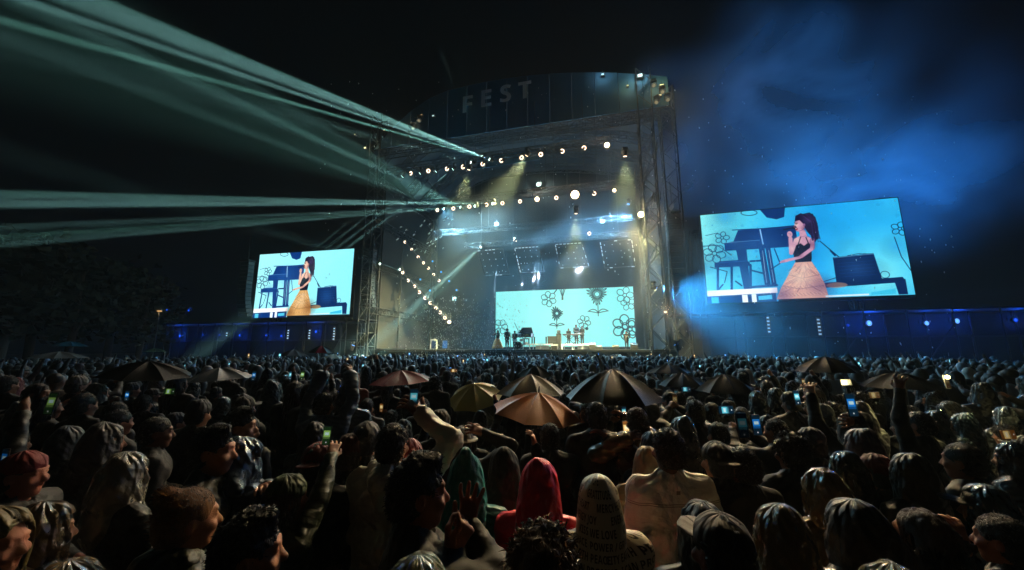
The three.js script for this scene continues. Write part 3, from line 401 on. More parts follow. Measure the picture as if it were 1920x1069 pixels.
// ---------------------------------------------------------------- people: shapes meshed from smoothly joined tapered limbs
class Field {
  constructor(a, b, c) { this.c = c; this.a = a; this.n = [0, 1, 2].map((k) => Math.ceil((b[k] - a[k]) / c) + 1); this.d = new Float32Array(this.n[0] * this.n[1] * this.n[2]).fill(.3); }
  each(lo, hi, pad, f) {
    const { a, c, n, d } = this, s = [0, 1, 2].map((k) => Math.max(0, Math.floor((lo[k] - pad - a[k]) / c))), e = [0, 1, 2].map((k) => Math.min(n[k] - 1, Math.ceil((hi[k] + pad - a[k]) / c)));
    for (let k = s[2]; k <= e[2]; k++) for (let j = s[1]; j <= e[1]; j++) for (let i = s[0]; i <= e[0]; i++) { const q = (k * n[1] + j) * n[0] + i; d[q] = f(a[0] + i * c, a[1] + j * c, a[2] + k * c, d[q]); }
  }
  static mix(a, b, k) { if (k <= 0) return Math.min(a, b); const h = Math.max(k - Math.abs(a - b), 0) / k; return Math.min(a, b) - h * h * k * .25; }
  cap(p, q, ra, rb = ra, k = .03, cut = false) {
    const dx = q[0] - p[0], dy = q[1] - p[1], dz = q[2] - p[2], l2 = dx * dx + dy * dy + dz * dz + 1e-9, r = Math.max(ra, rb);
    this.each([0, 1, 2].map((i) => Math.min(p[i], q[i]) - r), [0, 1, 2].map((i) => Math.max(p[i], q[i]) + r), k + 2.5 * this.c, (x, y, z, d) => {
      const t = Math.min(1, Math.max(0, ((x - p[0]) * dx + (y - p[1]) * dy + (z - p[2]) * dz) / l2)), e = Math.hypot(x - p[0] - dx * t, y - p[1] - dy * t, z - p[2] - dz * t) - ra - (rb - ra) * t;
      return cut ? -Field.mix(-d, e, k) : Field.mix(d, e, k);
    }); return this;
  }
  ell(p, r, k = .02, cut = false, tilt = 0) {
    const m = Math.max(...r), cs = Math.cos(tilt), sn = Math.sin(tilt);
    this.each(p.map((v) => v - m), p.map((v) => v + m), k + 2.5 * this.c, (x, y, z, d) => {
      const X = x - p[0], Y0 = y - p[1], Z0 = z - p[2], Y = Y0 * cs + Z0 * sn, Z = Z0 * cs - Y0 * sn, k0 = Math.hypot(X / r[0], Y / r[1], Z / r[2]), k1 = Math.hypot(X / r[0] ** 2, Y / r[1] ** 2, Z / r[2] ** 2), e = k1 < 1e-6 ? -Math.min(...r) : k0 * (k0 - 1) / k1;
      return cut ? -Field.mix(-d, e, k) : Field.mix(d, e, k);
    }); return this;
  }
  map(f) { const { a, c, n, d } = this; let q = 0; for (let k = 0; k < n[2]; k++) for (let j = 0; j < n[1]; j++) for (let i = 0; i < n[0]; i++, q++) d[q] = f(a[0] + i * c, a[1] + j * c, a[2] + k * c, d[q]); return this; }
  rough(f) { return this.map((x, y, z, d) => (Math.abs(d) < .05 ? d + f(x, y, z) : d)); }
  mesh() {           // surface nets
    const { a, c, n, d } = this, [X, Y] = n, id = new Int32Array(d.length).fill(-1), pos = [], idx = [], at = (i, j, k) => (k * Y + j) * X + i;
    const cs = [[0, 0, 0], [1, 0, 0], [0, 1, 0], [1, 1, 0], [0, 0, 1], [1, 0, 1], [0, 1, 1], [1, 1, 1]], es = [[0, 1], [2, 3], [4, 5], [6, 7], [0, 2], [1, 3], [4, 6], [5, 7], [0, 4], [1, 5], [2, 6], [3, 7]], v = new Float32Array(8);
    for (let k = 0; k < n[2] - 1; k++) for (let j = 0; j < Y - 1; j++) for (let i = 0; i < X - 1; i++) {
      let m = 0; for (let q = 0; q < 8; q++) { v[q] = d[at(i + cs[q][0], j + cs[q][1], k + cs[q][2])]; if (v[q] < 0) m |= 1 << q; }
      if (m === 0 || m === 255) continue;
      let sx = 0, sy = 0, sz = 0, w = 0;
      for (const [p, q] of es) if ((v[p] < 0) !== (v[q] < 0)) { const t = v[p] / (v[p] - v[q]); sx += cs[p][0] + (cs[q][0] - cs[p][0]) * t; sy += cs[p][1] + (cs[q][1] - cs[p][1]) * t; sz += cs[p][2] + (cs[q][2] - cs[p][2]) * t; w++; }
      id[at(i, j, k)] = pos.length / 3; pos.push(a[0] + (i + sx / w) * c, a[1] + (j + sy / w) * c, a[2] + (k + sz / w) * c);
    }
    const quad = (p, q, r, s, f) => { if (p < 0 || q < 0 || r < 0 || s < 0) return; f ? idx.push(p, q, r, p, r, s) : idx.push(p, r, q, p, s, r); };
    for (let k = 1; k < n[2] - 1; k++) for (let j = 1; j < Y - 1; j++) for (let i = 1; i < X - 1; i++) {
      const o = d[at(i, j, k)] < 0;
      if (o !== (d[at(i + 1, j, k)] < 0)) quad(id[at(i, j - 1, k - 1)], id[at(i, j, k - 1)], id[at(i, j, k)], id[at(i, j - 1, k)], o);
      if (o !== (d[at(i, j + 1, k)] < 0)) quad(id[at(i - 1, j, k - 1)], id[at(i - 1, j, k)], id[at(i, j, k)], id[at(i, j, k - 1)], o);
      if (o !== (d[at(i, j, k + 1)] < 0)) quad(id[at(i - 1, j - 1, k)], id[at(i, j - 1, k)], id[at(i, j, k)], id[at(i - 1, j, k)], o);
    }
    const g = new THREE.BufferGeometry(), uv = new Float32Array(pos.length / 3 * 2);
    for (let i = 0; i < pos.length / 3; i++) { uv[i * 2] = Math.atan2(pos[i * 3], pos[i * 3 + 2] - .02) / 6.28318 + .5; uv[i * 2 + 1] = pos[i * 3 + 1]; }
    g.setAttribute('position', new THREE.Float32BufferAttribute(pos, 3)); g.setAttribute('uv', new THREE.BufferAttribute(uv, 2)); g.setIndex(idx); g.computeVertexNormals(); return g;
  }
}
const HY = 1.632;      // height of the middle of the head on a body of 1.765 m that faces -z
function headGeo(c, open) {
  const f = new Field([-.12, HY - .22, -.15], [.12, HY + .15, .14], c), h = (x, y, z) => [x, HY + y, z];
  f.ell(h(0, .032, .012), [.076, .092, .096], .02).ell(h(0, -.03, -.022), [.061, .088, .072], .03).ell(h(0, -.098, -.055), [.03, .026, .03], .03);
  f.cap(h(0, -.08, .02), h(0, -.22, .03), .054, .06, .03);
  f.cap(h(0, .012, -.085), h(0, -.028, -.108), .009, .016, .018).cap(h(-.032, .034, -.082), h(.032, .034, -.082), .012, .012, .02);
  for (const s of [-1, 1]) { f.ell(h(s * .033, .016, -.099), [.017, .012, .017], .012, true); f.ell(h(s * .033, .014, -.08), [.013, .012, .012], .004); f.ell(h(s * .043, -.03, -.072), [.026, .022, .02], .02); f.ell(h(s * .078, -.002, .014), [.01, .032, .019], .01); f.ell(h(s * .086, -.004, .01), [.006, .018, .009], .006, true); }
  f.ell(h(0, -.056, -.088), [.023, .007, .012], .008).ell(h(0, -.07, -.085), [.02, .008, .012], .008);
  if (open) f.ell(h(0, -.066, -.1), [.015, .012, .03], .006, true);
  return f.mesh();
}
function ik(S, T, l1, l2, pole) {
  const d = T.clone().sub(S), L = Math.min((l1 + l2) * .995, Math.max(.12, d.length())), x = d.normalize(), p = pole.clone().addScaledVector(x, -pole.dot(x)).normalize(), c = (l1 * l1 + L * L - l2 * l2) / (2 * l1 * L), a = Math.acos(Math.min(1, Math.max(-1, c)));
  return [S.clone().addScaledVector(x, l1 * Math.cos(a)).addScaledVector(p, l1 * Math.sin(a)), S.clone().addScaledVector(x, L)];
}
const ARM = { down: [.23, .88, -.08], front: [.09, 1.1, -.27], phone: [.06, 1.6, -.42], high: [.16, 1.93, -.2], up: [.22, 1.98, .02], clap: [.05, 1.3, -.36] };
function armJoints(side, target) {
  const S = V(side * .185, 1.425, .005), T = Array.isArray(target) ? V(...target) : V(side * ARM[target][0], ARM[target][1], ARM[target][2]), up = T.y > 1.35;
  const [E, H] = ik(S, T, .3, .265, up ? V(side * .8, -.5, -.2) : V(side * .55, -.25, .8)); return { S, E, H };
}
const arr = (v) => v.toArray();
// a hand: palm, four fingers of unequal length that bend at two knuckles, and a thumb from the palm's side
function handGeo(c, W_, dir, palm, side, curl = .25) {
  const y = dir.clone().normalize(), z = palm.clone().addScaledVector(y, -palm.dot(y)).normalize(), x = y.clone().cross(z).multiplyScalar(side), P = (i, j, k) => W_.clone().addScaledVector(x, i).addScaledVector(y, j).addScaledVector(z, k);
  const m = P(0, .09, .02), f = new Field([m.x - .15, m.y - .15, m.z - .15], [m.x + .15, m.y + .15, m.z + .15], c), r = Math.max(.0085, c * .95);
  f.cap(arr(P(0, -.03, 0)), arr(P(0, .02, 0)), .027, .028, .02); for (const i of [-.026, 0, .024]) f.cap(arr(P(i * .7, .02, 0)), arr(P(i, .085, 0)), .017, .015, .018);
  [[-.033, .062], [-.011, .075], [.012, .07], [.033, .055]].forEach(([i, l], k) => {
    const s = i * 1.05, a = curl * (1 + .12 * k), p0 = P(i, .088, .002), p1 = P(s + i * .25, .088 + l * .5 * Math.cos(a), l * .5 * Math.sin(a)), p2 = P(s + i * .35, .088 + l * .5 * Math.cos(a) + l * .32 * Math.cos(2 * a), l * .5 * Math.sin(a) + l * .32 * Math.sin(2 * a)), p3 = P(s + i * .38, .088 + l * .5 * Math.cos(a) + l * .32 * Math.cos(2 * a) + l * .25 * Math.cos(2.9 * a), l * .5 * Math.sin(a) + l * .32 * Math.sin(2 * a) + l * .25 * Math.sin(2.9 * a));
    f.cap(arr(p0), arr(p1), r * 1.08, r, .006).cap(arr(p1), arr(p2), r, r * .93, .004).cap(arr(p2), arr(p3), r * .93, r * .82, .004);
  });
  f.cap(arr(P(-.03, .018, .005)), arr(P(-.058, .05, .015)), .015, .012, .014).cap(arr(P(-.058, .05, .015)), arr(P(-.066 + curl * .02, .085, .02 + curl * .02)), .012, .009, .005);
  return f.mesh();
}
function bodyGeo(o) {
  const c = o.lumpHands ? o.c : o.c * 1.35, f = new Field([-.75, -.01, -.8], [.75, 2.3, .45], c), A = o.joints, g = [];
  f.cap([-.06, 1.33, 0], [.06, 1.33, 0], .1, .1, .05).cap([-.06, 1.08, 0], [.06, 1.08, 0], .1, .1, .06).cap([-.07, .94, 0], [.07, .94, 0], .1, .1, .06).cap([0, 1.38, .015], [0, HY - .1, .02], .062, .055, .04);
  for (const s of [-1, 1]) { const a = A[s]; f.cap([s * .06, 1.43, .01], arr(a.S), .055, .05, .04).cap(arr(a.S), arr(a.E), .046, .037, .02).cap(arr(a.E), arr(a.H), .037, .026, .02); f.cap([s * .09, .9, 0], [s * .1, .5, -.01], .075, .052, .03).cap([s * .1, .5, -.01], [s * .1, .08, .02], .05, .036, .02).cap([s * .1, .04, .02], [s * .11, .03, -.14], .035, .03, .02); }
  if (o.lumpHands) for (const s of [-1, 1]) { const a = A[s], d = a.H.clone().sub(a.E).normalize(); f.cap(arr(a.H), arr(a.H.clone().addScaledVector(d, .09)), .034, .03, .02).cap(arr(a.H.clone().addScaledVector(d, .03)), arr(a.H.clone().addScaledVector(d, .07).add(V(-s * .05, 0, -.02))), .018, .014, .01); }
  g.push(f.mesh(), headGeo(o.hc, o.open));
  if (!o.lumpHands) for (const s of [-1, 1]) { const a = A[s], h = o.hands?.[s] ?? {}; g.push(handGeo(typeof (o.arms ?? [])[s < 0 ? 0 : 1] === 'string' ? .0095 : o.handC ?? .006, a.H, h.dir ?? a.H.clone().sub(a.E), h.palm ?? V(-s, 0, -.3), s, h.curl ?? .35)); }
  return mergeGeometries(g.map(flat));
}
const ridge = (x, y, z, f, s) => 1 - 2 * Math.abs(n3(x * f + s, y * f, z * f - s));
function coatGeo(o) {        // jacket, tee or wide rain poncho, sleeves and all
  const c = o.c, w = o.coat === 'poncho' ? 1 : 0, tee = o.coat === 'tee', b = (o.bulk ?? 1) * (1 + .16 * w), f = new Field([-.8, w ? .4 : .72, -.8], [.8, 2.2, .5], c), A = o.joints;
  const tb = b * (tee ? .88 : 1); f.cap([-.085, 1.34, 0], [.085, 1.34, 0], .125 * b, .125 * b, .05).cap([-.07, 1.1, -.01], [.07, 1.1, -.01], .13 * tb, .13 * tb, .07).cap([-.08, .9, 0], [.08, .9, 0], .14 * tb, .14 * tb, .07).cap([0, 1.42, .015], [0, 1.5, .02], .085 * b, tee ? .066 : .078, .04);
  if (w) f.cap([0, .98, 0], [0, .5, 0], .2, .27, .1);
  for (const s of [-1, 1]) {
    const a = A[s], k = tee ? .55 : .97, t = a.S.clone().lerp(a.E, tee ? .62 : 1);
    f.cap([s * .04, 1.455, .015], arr(a.S), .075 * b, .07 * b, .045).cap(arr(a.S), arr(t), (tee ? .07 : .066) * b, (tee ? .068 : .055) * b, .03);
    if (!tee) f.cap(arr(a.E), arr(a.E.clone().lerp(a.H, k)), .056 * b, (.042 + .02 * w) * b, .03);
  }
  const am = (o.wrinkle ?? .009) * (w ? 1.4 : 1), q = o.seed ?? 0;
  f.rough((x, y, z) => -am * (.6 * ridge(x, y * .6, z, 6, q) + .5 * ridge(x, y, z, 13, q + 5)));
  if (tee) f.rough((x, y, z) => -.005 * ridge(x * 1.2, y * .35, z, 5, q + 9) + (y > .95 && z > 0 ? .003 * Math.sin((y + Math.abs(x) * .9) * 42 + 2 * n3(x * 5, y * 5, 1)) : 0));
  if (!w) f.map((x, y, z, d) => Math.max(d, .78 - y)); else f.map((x, y, z, d) => Math.max(d, .55 - y));
  f.cap([0, 1.53, -.01], [0, 1.75, 0], .06, .11, .005, true);          // neck opening
  return f.mesh();
}
function hoodGeo(o) {
  const c = o.hoodC ?? o.c * .7, f = new Field([-.26, HY - .36, -.28], [.26, HY + .3, .34], c), q = o.seed ?? 0, p = o.point ?? .4, k = o.hoodBulk ?? 1;
  f.ell([0, HY + .025, .018], [.1 * k, .132, .122 * k], .03).ell([0, HY - .06, .03], [.106 * k, .14, .12 * k], .05).cap([0, HY - .12, .045], [0, HY - .24, .03], .118, .15, .05).cap([0, HY + .09, .03], [0, HY + .12 + .07 * p, .05 + .05 * p], .07, .03, .05);
  if (o.wing) f.cap([0, HY - .02, .06], [o.wing * .16, HY - .1, .12], .1, .05, .06);
  f.rough((x, y, z) => -(o.hoodWrinkle ?? .008) * (.55 * ridge(x, y * .35, z, 8, q) + .25 * ridge(x, y * .5, z, 19, q + 3)));
  f.ell([0, HY - .015, -.16], [.082, .118, .12], .015, true);
  f.ell([0, HY + .01, -.0], [.088 * k, .115, .105 * k], .01, true).cap([0, HY - .08, 0], [0, HY - .3, 0], .085, .09, .01, true);
  return f.mesh();
}
function hairGeo(kind, c, q = 0) {
  const f = new Field([-.2, HY - .42, -.2], [.2, HY + .26, .28], c), h = (x, y, z) => [x, HY + y, z], long = kind === 'long';
  f.ell(h(0, .045, .02), [.087, .095, .104], .02).ell(h(0, -.02, .05), [.08, .08, .075], .03);
  if (long) f.cap(h(0, 0, .055), h(.01, -.3, .095), .085, .06, .05).cap(h(.05, -.02, .02), h(.07, -.24, .05), .05, .03, .04).cap(h(-.05, -.02, .02), h(-.07, -.26, .05), .05, .03, .04);
  if (kind === 'bun') f.ell(h(0, .115, .085), [.05, .045, .05], .012);
  if (kind === 'curly') f.ell(h(0, .06, .02), [.105, .105, .115], .03);
  if (kind === 'quiff') f.cap(h(-.02, .12, .01), h(.02, .13, -.05), .04, .03, .04);
  const am = kind === 'curly' ? .02 : kind === 'bun' ? .003 : .007, fr = kind === 'curly' ? 26 : 34;
  f.rough((x, y, z) => -am * (n3(x * fr + q, y * fr * (long || kind === 'bun' ? .25 : .8), z * fr) + .6 * n3(x * fr * 2.3, y * fr * 1.6 + q, z * fr * 2.3)));
  f.ell(h(0, -.035, -.12), [.1, .095, .085], .012, true).ell(h(0, -.14, -.05), [.1, .08, .12], .02, true);
  if (!long) f.ell(h(0, -.16, .06), [.12, .085, .12], .02, true);
  for (const s of [-1, 1]) f.ell(h(s * .1, -.01, .0), [.035, .045, .03], .01, true);
  if (kind === 'cropped') return flat(f.mesh());
  return mergeGeometries([flat(f.mesh()), strands(f.mesh(), kind, c < .011 ? 1100 : 380, c < .011 ? .0016 : .003)]);
}
function strands(g, kind, n, w) {          // loose thin locks that break the outline
  const p = g.attributes.position, q = g.attributes.normal, r = mulberry(n + kind.length), pos = [], nor = [], uv = [], long = kind === 'long', curly = kind === 'curly';
  for (let k = 0; k < n; k++) {
    const i = Math.floor(r() * p.count), a = V(p.getX(i), p.getY(i), p.getZ(i)), m = V(q.getX(i), q.getY(i), q.getZ(i)), L = (curly ? .024 : long ? .08 : kind === 'bun' ? .018 : .012) * (.5 + r());
    const flow = long ? V(.1 * (r() - .5), -1, .1) : kind === 'bun' ? V(0, .5, .6) : V(r() - .5, r() * .5 - .35, r() - .3), d = flow.addScaledVector(m, curly ? .7 : long ? .1 : .12 + .35 * r()).normalize(), x = d.clone().cross(m).normalize().multiplyScalar(w * (.6 + r()));
    const b = a.clone().addScaledVector(d, L * .5), e = a.clone().addScaledVector(d, L).addScaledVector(V(r() - .5, -r(), r() - .5), L * (curly ? .6 : .25)); a.addScaledVector(m, -.004);
    for (const t of [[a.clone().add(x), a.clone().sub(x), b.clone().add(x)], [a.clone().sub(x), b.clone().sub(x), b.clone().add(x)], [b.clone().add(x), b.clone().sub(x), e]]) for (const v of t) { pos.push(...arr(v)); nor.push(...arr(m)); uv.push(.5, v.y); }
  }
  const o = new THREE.BufferGeometry(); o.setAttribute('position', new THREE.Float32BufferAttribute(pos, 3)); o.setAttribute('normal', new THREE.Float32BufferAttribute(nor, 3)); o.setAttribute('uv', new THREE.Float32BufferAttribute(uv, 2)); return o;
}
function hatGeo(kind, c, q = 0) {
  const f = new Field([-.22, HY - .08, -.26], [.22, HY + .22, .24], c), h = (x, y, z) => [x, HY + y, z];
  if (kind === 'beanie') f.ell(h(0, .055, .014), [.093, .105, .112], .02).rough((x, y, z) => -.0035 * Math.sin(Math.atan2(x, z) * 34) - .006 * n3(x * 14 + q, y * 14, z * 14)); else f.ell(h(0, .05, .014), [.09, .095, .108], .02).rough((x, y, z) => -.004 * ridge(x, y, z, 8, q));
  f.map((x, y, z, d) => Math.max(d, HY + .028 - .35 * (z > 0 ? 0 : z) * 0 - y - (kind === 'beanie' ? .2 * Math.max(0, z) : 0)));
  if (kind === 'cap') f.ell(h(0, .036, -.125), [.075, .012, .085], .01, false, .12); if (kind === 'backcap') f.ell(h(0, .03, .13), [.07, .012, .075], .01, false, -.1);
  if (kind === 'bucket') { f.ell(h(0, .035, .01), [.15, .016, .16], .03); }
  return f.mesh();
}
const trousersG = (() => { const f = new Field([-.3, .04, -.2], [.3, 1.05, .22], .05); for (const s of [-1, 1]) f.cap([s * .085, .92, 0], [s * .1, .5, -.01], .1, .075, .05).cap([s * .1, .5, -.01], [s * .1, .1, .02], .072, .06, .02); f.rough((x, y, z) => -.006 * ridge(x, y, z, 9, 2)); return f.mesh(); })();
const shoesG = (() => { const f = new Field([-.25, -.02, -.25], [.25, .16, .14], .03); for (const s of [-1, 1]) f.cap([s * .1, .045, .04], [s * .115, .04, -.16], .045, .04, .02); f.map((x, y, z, d) => Math.max(d, .004 - y)); return f.mesh(); })();

// cloth, plastic, skin, hair
const hex = (h) => new THREE.Color(h);
const crinkle = (r) => { const t = crinkleT.clone(); t.repeat.set(2 * r, 2 * r); t.needsUpdate = true; return t; }, cr1 = crinkle(1), cr2 = crinkle(2.5), wv = weaveT.clone(); wv.repeat.set(12, 12); wv.needsUpdate = true;
const st = strandT.clone(); st.repeat.set(4, 1); st.needsUpdate = true;
const skinM = (h) => mat('skin' + h, { color: hex(h), roughness: .6, bumpMap: wv, bumpScale: .0012 });
const cloth = (h) => mat('cloth' + h, { color: hex(h).multiplyScalar(.65), roughness: .72, bumpMap: cr1, bumpScale: .02 });
const rubber = (h) => mats['wet' + h] ??= Object.assign(new THREE.MeshPhysicalMaterial({ color: hex(h).multiplyScalar(.7), roughness: .48, specularIntensity: .8, bumpMap: cr1, bumpScale: .04 }), { name: 'wet_cloth' });             // wet rain jackets
const plastic = (h) => mats['plastic' + h] ??= Object.assign(new THREE.MeshPhysicalMaterial({ color: hex(h).multiplyScalar(.55), roughness: .27, bumpMap: cr1, bumpScale: .06, transmission: .5, thickness: 0, specularIntensity: 1, clearcoat: .3, clearcoatRoughness: .12 }), { name: 'thin_plastic' });
const hairM = (h) => mat('hair' + h, { color: hex(h), roughness: .58, bumpMap: st, bumpScale: .012 });
const jeans = cloth('#10141c'), boots = mat('boots', { color: lin(.02, .02, .02), roughness: .5 });
function coatMat(k, h) { return k === 'p' ? plastic(h) : k === 'w' ? rubber(h) : cloth(h); }
const hairShare = {}, hatShare = {}, hoodShare = {};
function makePerson(o) {             // fills a group with the parts of a person facing -z, 1.765 m tall before scaling
  const g = o.group, c = o.c ?? .02, J = { [-1]: armJoints(-1, o.arms?.[0] ?? 'front'), 1: armJoints(1, o.arms?.[1] ?? 'front') };
  Object.assign(o, { c, joints: J });
  part(g, 'body', bodyGeo({ ...o, hc: o.hc ?? Math.min(.014, c * .45) }), skinM(o.skin ?? '#8a5a42'));
  part(g, 'trousers', trousersG, o.legs ?? jeans); part(g, 'shoes', shoesG, boots);
  const coat = part(g, o.coat === 'poncho' ? 'raincoat' : o.coat === 'tee' ? 'shirt' : 'jacket', coatGeo(o), o.map ?? coatMat(o.m ?? 'c', o.col));
  const hk = (o.hat || o.hood) && o.hair === 'short' ? 'cropped' : o.hair; if (o.hair) part(g, 'hair', hairShare[hk + c] ??= hairGeo(hk, Math.max(.007, c * .5)), hairM(o.hairCol ?? '#120c08'));
  if (o.coat === 'tee') part(g, 'collar', new THREE.TorusGeometry(.082, .011, 8, 28).scale(1, .92, 1.5).rotateX(Math.PI / 2 + .12).translate(0, 1.502, .008), coat.material);
  if (o.hat) part(g, o.hat === 'beanie' ? 'beanie' : o.hat === 'bucket' ? 'bucket_hat' : 'cap', hatShare[o.hat + c] ??= hatGeo(o.hat, Math.max(.008, c * .5)), coatMat('c', o.hatCol));
  if (o.hood) part(g, 'hood', hoodGeo(o), o.map ?? coatMat(o.hm ?? o.m ?? 'c', o.hoodCol ?? o.col));
  if (o.collar) part(g, 'lowered_hood', (() => { const f = new Field([-.28, 1.3, -.16], [.28, 1.62, .3], c * .8); f.cap([-.1, 1.5, .02], [0, 1.47, .11], .055, .065, .04).cap([.1, 1.5, .02], [0, 1.47, .11], .055, .065, .04).cap([0, 1.46, .11], [0, 1.36, .13], .07, .04, .05); f.rough((x, y, z) => -.006 * ridge(x, y, z, 11, o.seed ?? 0)); return f.mesh(); })(), coat.material);
  return J;
}
// phones
const phoneG = new RoundedBoxGeometry(.074, .155, .009, 2, .004), facesT = {};
function phoneFace(k) {       // what the little screens show: the stage they film
  return facesT[k] ??= canvas(64, 128, (x) => { const w = k === 'warm', g = k === 'green'; x.fillStyle = w ? '#7a4a1c' : g ? '#1d3a1c' : '#0d2a3c'; x.fillRect(0, 0, 64, 128); x.fillStyle = w ? '#ffd98a' : g ? '#a8d96a' : k === 'blue' ? '#1f8df0' : '#63d3e8'; x.fillRect(4, 26, 56, 60); x.fillStyle = w ? '#fff2c8' : '#d7fbff'; x.fillRect(14, 40, 36, 20); x.fillStyle = '#081420'; for (let i = 0; i < 7; i++) x.fillRect(6 + i * 8, 72, 5, 14); x.fillStyle = '#fff'; x.beginPath(); x.arc(32, 112, 5, 0, 6.3); x.fill(); });
}
function phoneMesh(o, face, k) {
  part(o, 'phone_case', phoneG, mat('phone_case', { color: lin(.02, .02, .025), roughness: .3 }));
  part(o, 'phone_screen', new THREE.PlaneGeometry(.066, .144).translate(0, 0, .0052), mats['ph' + face + k] ??= Object.assign(new THREE.MeshStandardMaterial({ color: 0, emissive: 0xffffff, emissiveMap: phoneFace(face), emissiveIntensity: k * .8, roughness: .2 }), { name: 'phone_screen' }));
  part(o, 'camera_bump', new RoundedBoxGeometry(.03, .032, .004, 1, .001).translate(-.018, .055, -.006), boots);
}
// ---------------------------------------------------------------- the crowd
const stageMid = sp(-1, 0, 2), people = [], marks = [];
const faceStage = (p) => Math.atan2(-(stageMid.x - p.x), -(stageMid.z - p.z));
function toLocal(o, p) { return arr(p.clone().sub(o.position).applyAxisAngle(V(0, 1, 0), -o.rotation.y).divideScalar(o.scale.x)); }
const TOP = (o) => (o.hood ? 1.795 + .035 * (o.point ?? .4) : o.hat === 'beanie' ? 1.795 : o.hat ? 1.785 : o.hair === 'bun' ? 1.795 : o.hair === 'curly' ? 1.8 : 1.775);
function stand(px, py, d, lo = 1.5, hi = 1.93) { // where someone stands whose head top is seen there from about d metres
  const r = ray(px, py), t = r.y / Math.hypot(r.x, r.z); let H = EYE + d * t; if (H < lo || H > hi) { H = Math.min(hi, Math.max(lo, H)); d = (H - EYE) / t; } return { p: photoAt(px, py, d).setY(0), H, d };
}
let seed = 1;
// name part of the label, head top seen at, about how far, turned away from the stage by, looks
function guest(label, px, py, d, off, o, short) {
  const ca = 1 / Math.hypot(1, (px - 960) / FOCAL), s = stand(px, py, d / ca ** 1.5), g = thing('person', label, 'person', s.p, faceStage(s.p) + off * Math.PI / 180); g.scale.setScalar(s.H / TOP(o));
  const arms = (o.arms ?? ['front', 'front']).map((a) => (a?.px ? toLocal(g, photoAt(a.px, a.py, s.d + a.d - d)) : a));
  const hands = {}; [-1, 1].forEach((sd, k) => { const a = (o.arms ?? [])[k]; if (a?.palm) hands[sd] = { palm: V(...a.palm), dir: V(...a.dir), curl: a.curl }; });
  for (const a of o.arms ?? []) { const at = (x, y, e = 0) => photoAt(x, y, s.d + a.d - d + e); if (a?.phone) { const [l, x, y, f, k, sc] = a.phone, q = at(x, y, .02), ph = thing('phone', l, 'phone', q, faceStage(q)); ph.rotation.order = 'YXZ'; ph.rotation.x = -.1; ph.scale.setScalar(sc); phoneMesh(ph, f, k); }
    if (a?.watch) { const q = at(a.px, a.py), w = thing('wristwatch', a.watch, 'watch', q, .3); part(w, 'watch_case', new THREE.CylinderGeometry(.019, .019, .012, 16).rotateX(Math.PI / 2).translate(0, 0, .034), steel); part(w, 'strap', new THREE.TorusGeometry(.031, .008, 6, 18).rotateX(Math.PI / 2), black); } }
  const near = s.d < 1.9; makePerson({ c: near ? .015 : s.d < 3 ? .018 : .022, hc: near ? .0065 : .009, handC: near ? .0055 : .007, ...o, group: g, arms, hands, seed: seed++ * 3.7 });
  people.push({ p: s.p, d: s.d, px, py, r: .24, feat: true, w: FOCAL * .3 / s.d }); marks.push({ px, py: py + 30, d: s.d, name: short ?? label }); return g;
}
const brown = '#2a1a10', skinL = '#a06a4e', skinD = '#7a4a34';
// front row, left to right
guest('person in tan hood at the bottom left corner, mouth open, facing right', 8, 948, 1.22, -78, { hood: 1, col: '#6b5a2c', m: 'w', point: .1, open: 1, skin: '#a86a50', hoodBulk: 1.04, wrinkle: .01 }, 'the tan hood at the left edge');
guest('person in crumpled brown plastic hood beside the tan hood', 97, 937, 1.42, -25, { hood: 1, coat: 'poncho', col: '#8a7258', m: 'p', point: .2, hoodWrinkle: .014, hair: 'short' }, 'the crumpled brown plastic hood');
guest('person in golden plastic hood cut off by the bottom edge, left', 140, 1046, 1.12, -10, { hood: 1, coat: 'poncho', col: '#b08a48', m: 'p', point: .1, hoodWrinkle: .014 }, 'the golden hood at the bottom left');
guest('man in red backward cap at the left edge, shouting, facing right', 55, 842, 1.75, -72, { hat: 'backcap', hatCol: '#8a0f16', hair: 'short', col: '#0c0c10', open: 1, skin: '#b06a52' }, 'the red backward cap');
guest('person in glittering crinkled silver and gold rain hood with dark jacket', 245, 846, 1.9, -20, { hood: 1, col: '#08090c', hoodCol: '#c9c2b0', hm: 'p', m: 'w', hoodWrinkle: .018, point: .1, hair: 'short' }, 'the glittering rain hood');
guest('blonde woman with hair tied in a bun, olive coat, seen from behind', 366, 902, 1.45, -38, { hair: 'bun', hairCol: '#7a4f26', col: '#2c2a18', m: 'w', skin: '#a8704e', collar: 1 }, 'the woman with a bun');
guest('man with shaved temples near the bottom, warm light on forehead', 478, 962, 1.28, -62, { hair: 'quiff', hairCol: '#0b0806', col: '#0a0b0a', skin: '#9c6244' }, 'the man with lit forehead');
guest('person in moss green beanie with olive sleeve raised, holding up a phone', 545, 886, 2.0, -40, { hat: 'beanie', hatCol: '#3a4a1e', hair: 'long', hairCol: '#2a1b10', col: '#2a2f1a', m: 'w', wrinkle: .011, arms: ['front', { px: 624, py: 848, d: 2.2, phone: ['phone with green and blue picture held above the red cap', 613, 817, 'green', .5, .72] }] }, 'the moss green beanie');
guest('dark-haired man in profile looking right, quilted jacket', 408, 800, 2.05, -74, { hair: 'quiff', hairCol: '#0c0908', col: '#15160f', m: 'w', wrinkle: .014, skin: '#a06c54', arms: [{ px: 500, py: 915, d: 2.0 }, 'down'] }, 'the dark-haired man in profile');
guest('person under stiff blue-grey plastic hood with gold-lit edge', 462, 816, 2.25, -25, { hood: 1, coat: 'poncho', col: '#5d7390', m: 'p', hoodBulk: 1.12, wing: 1, hoodWrinkle: .016 }, 'the stiff blue-grey hood');
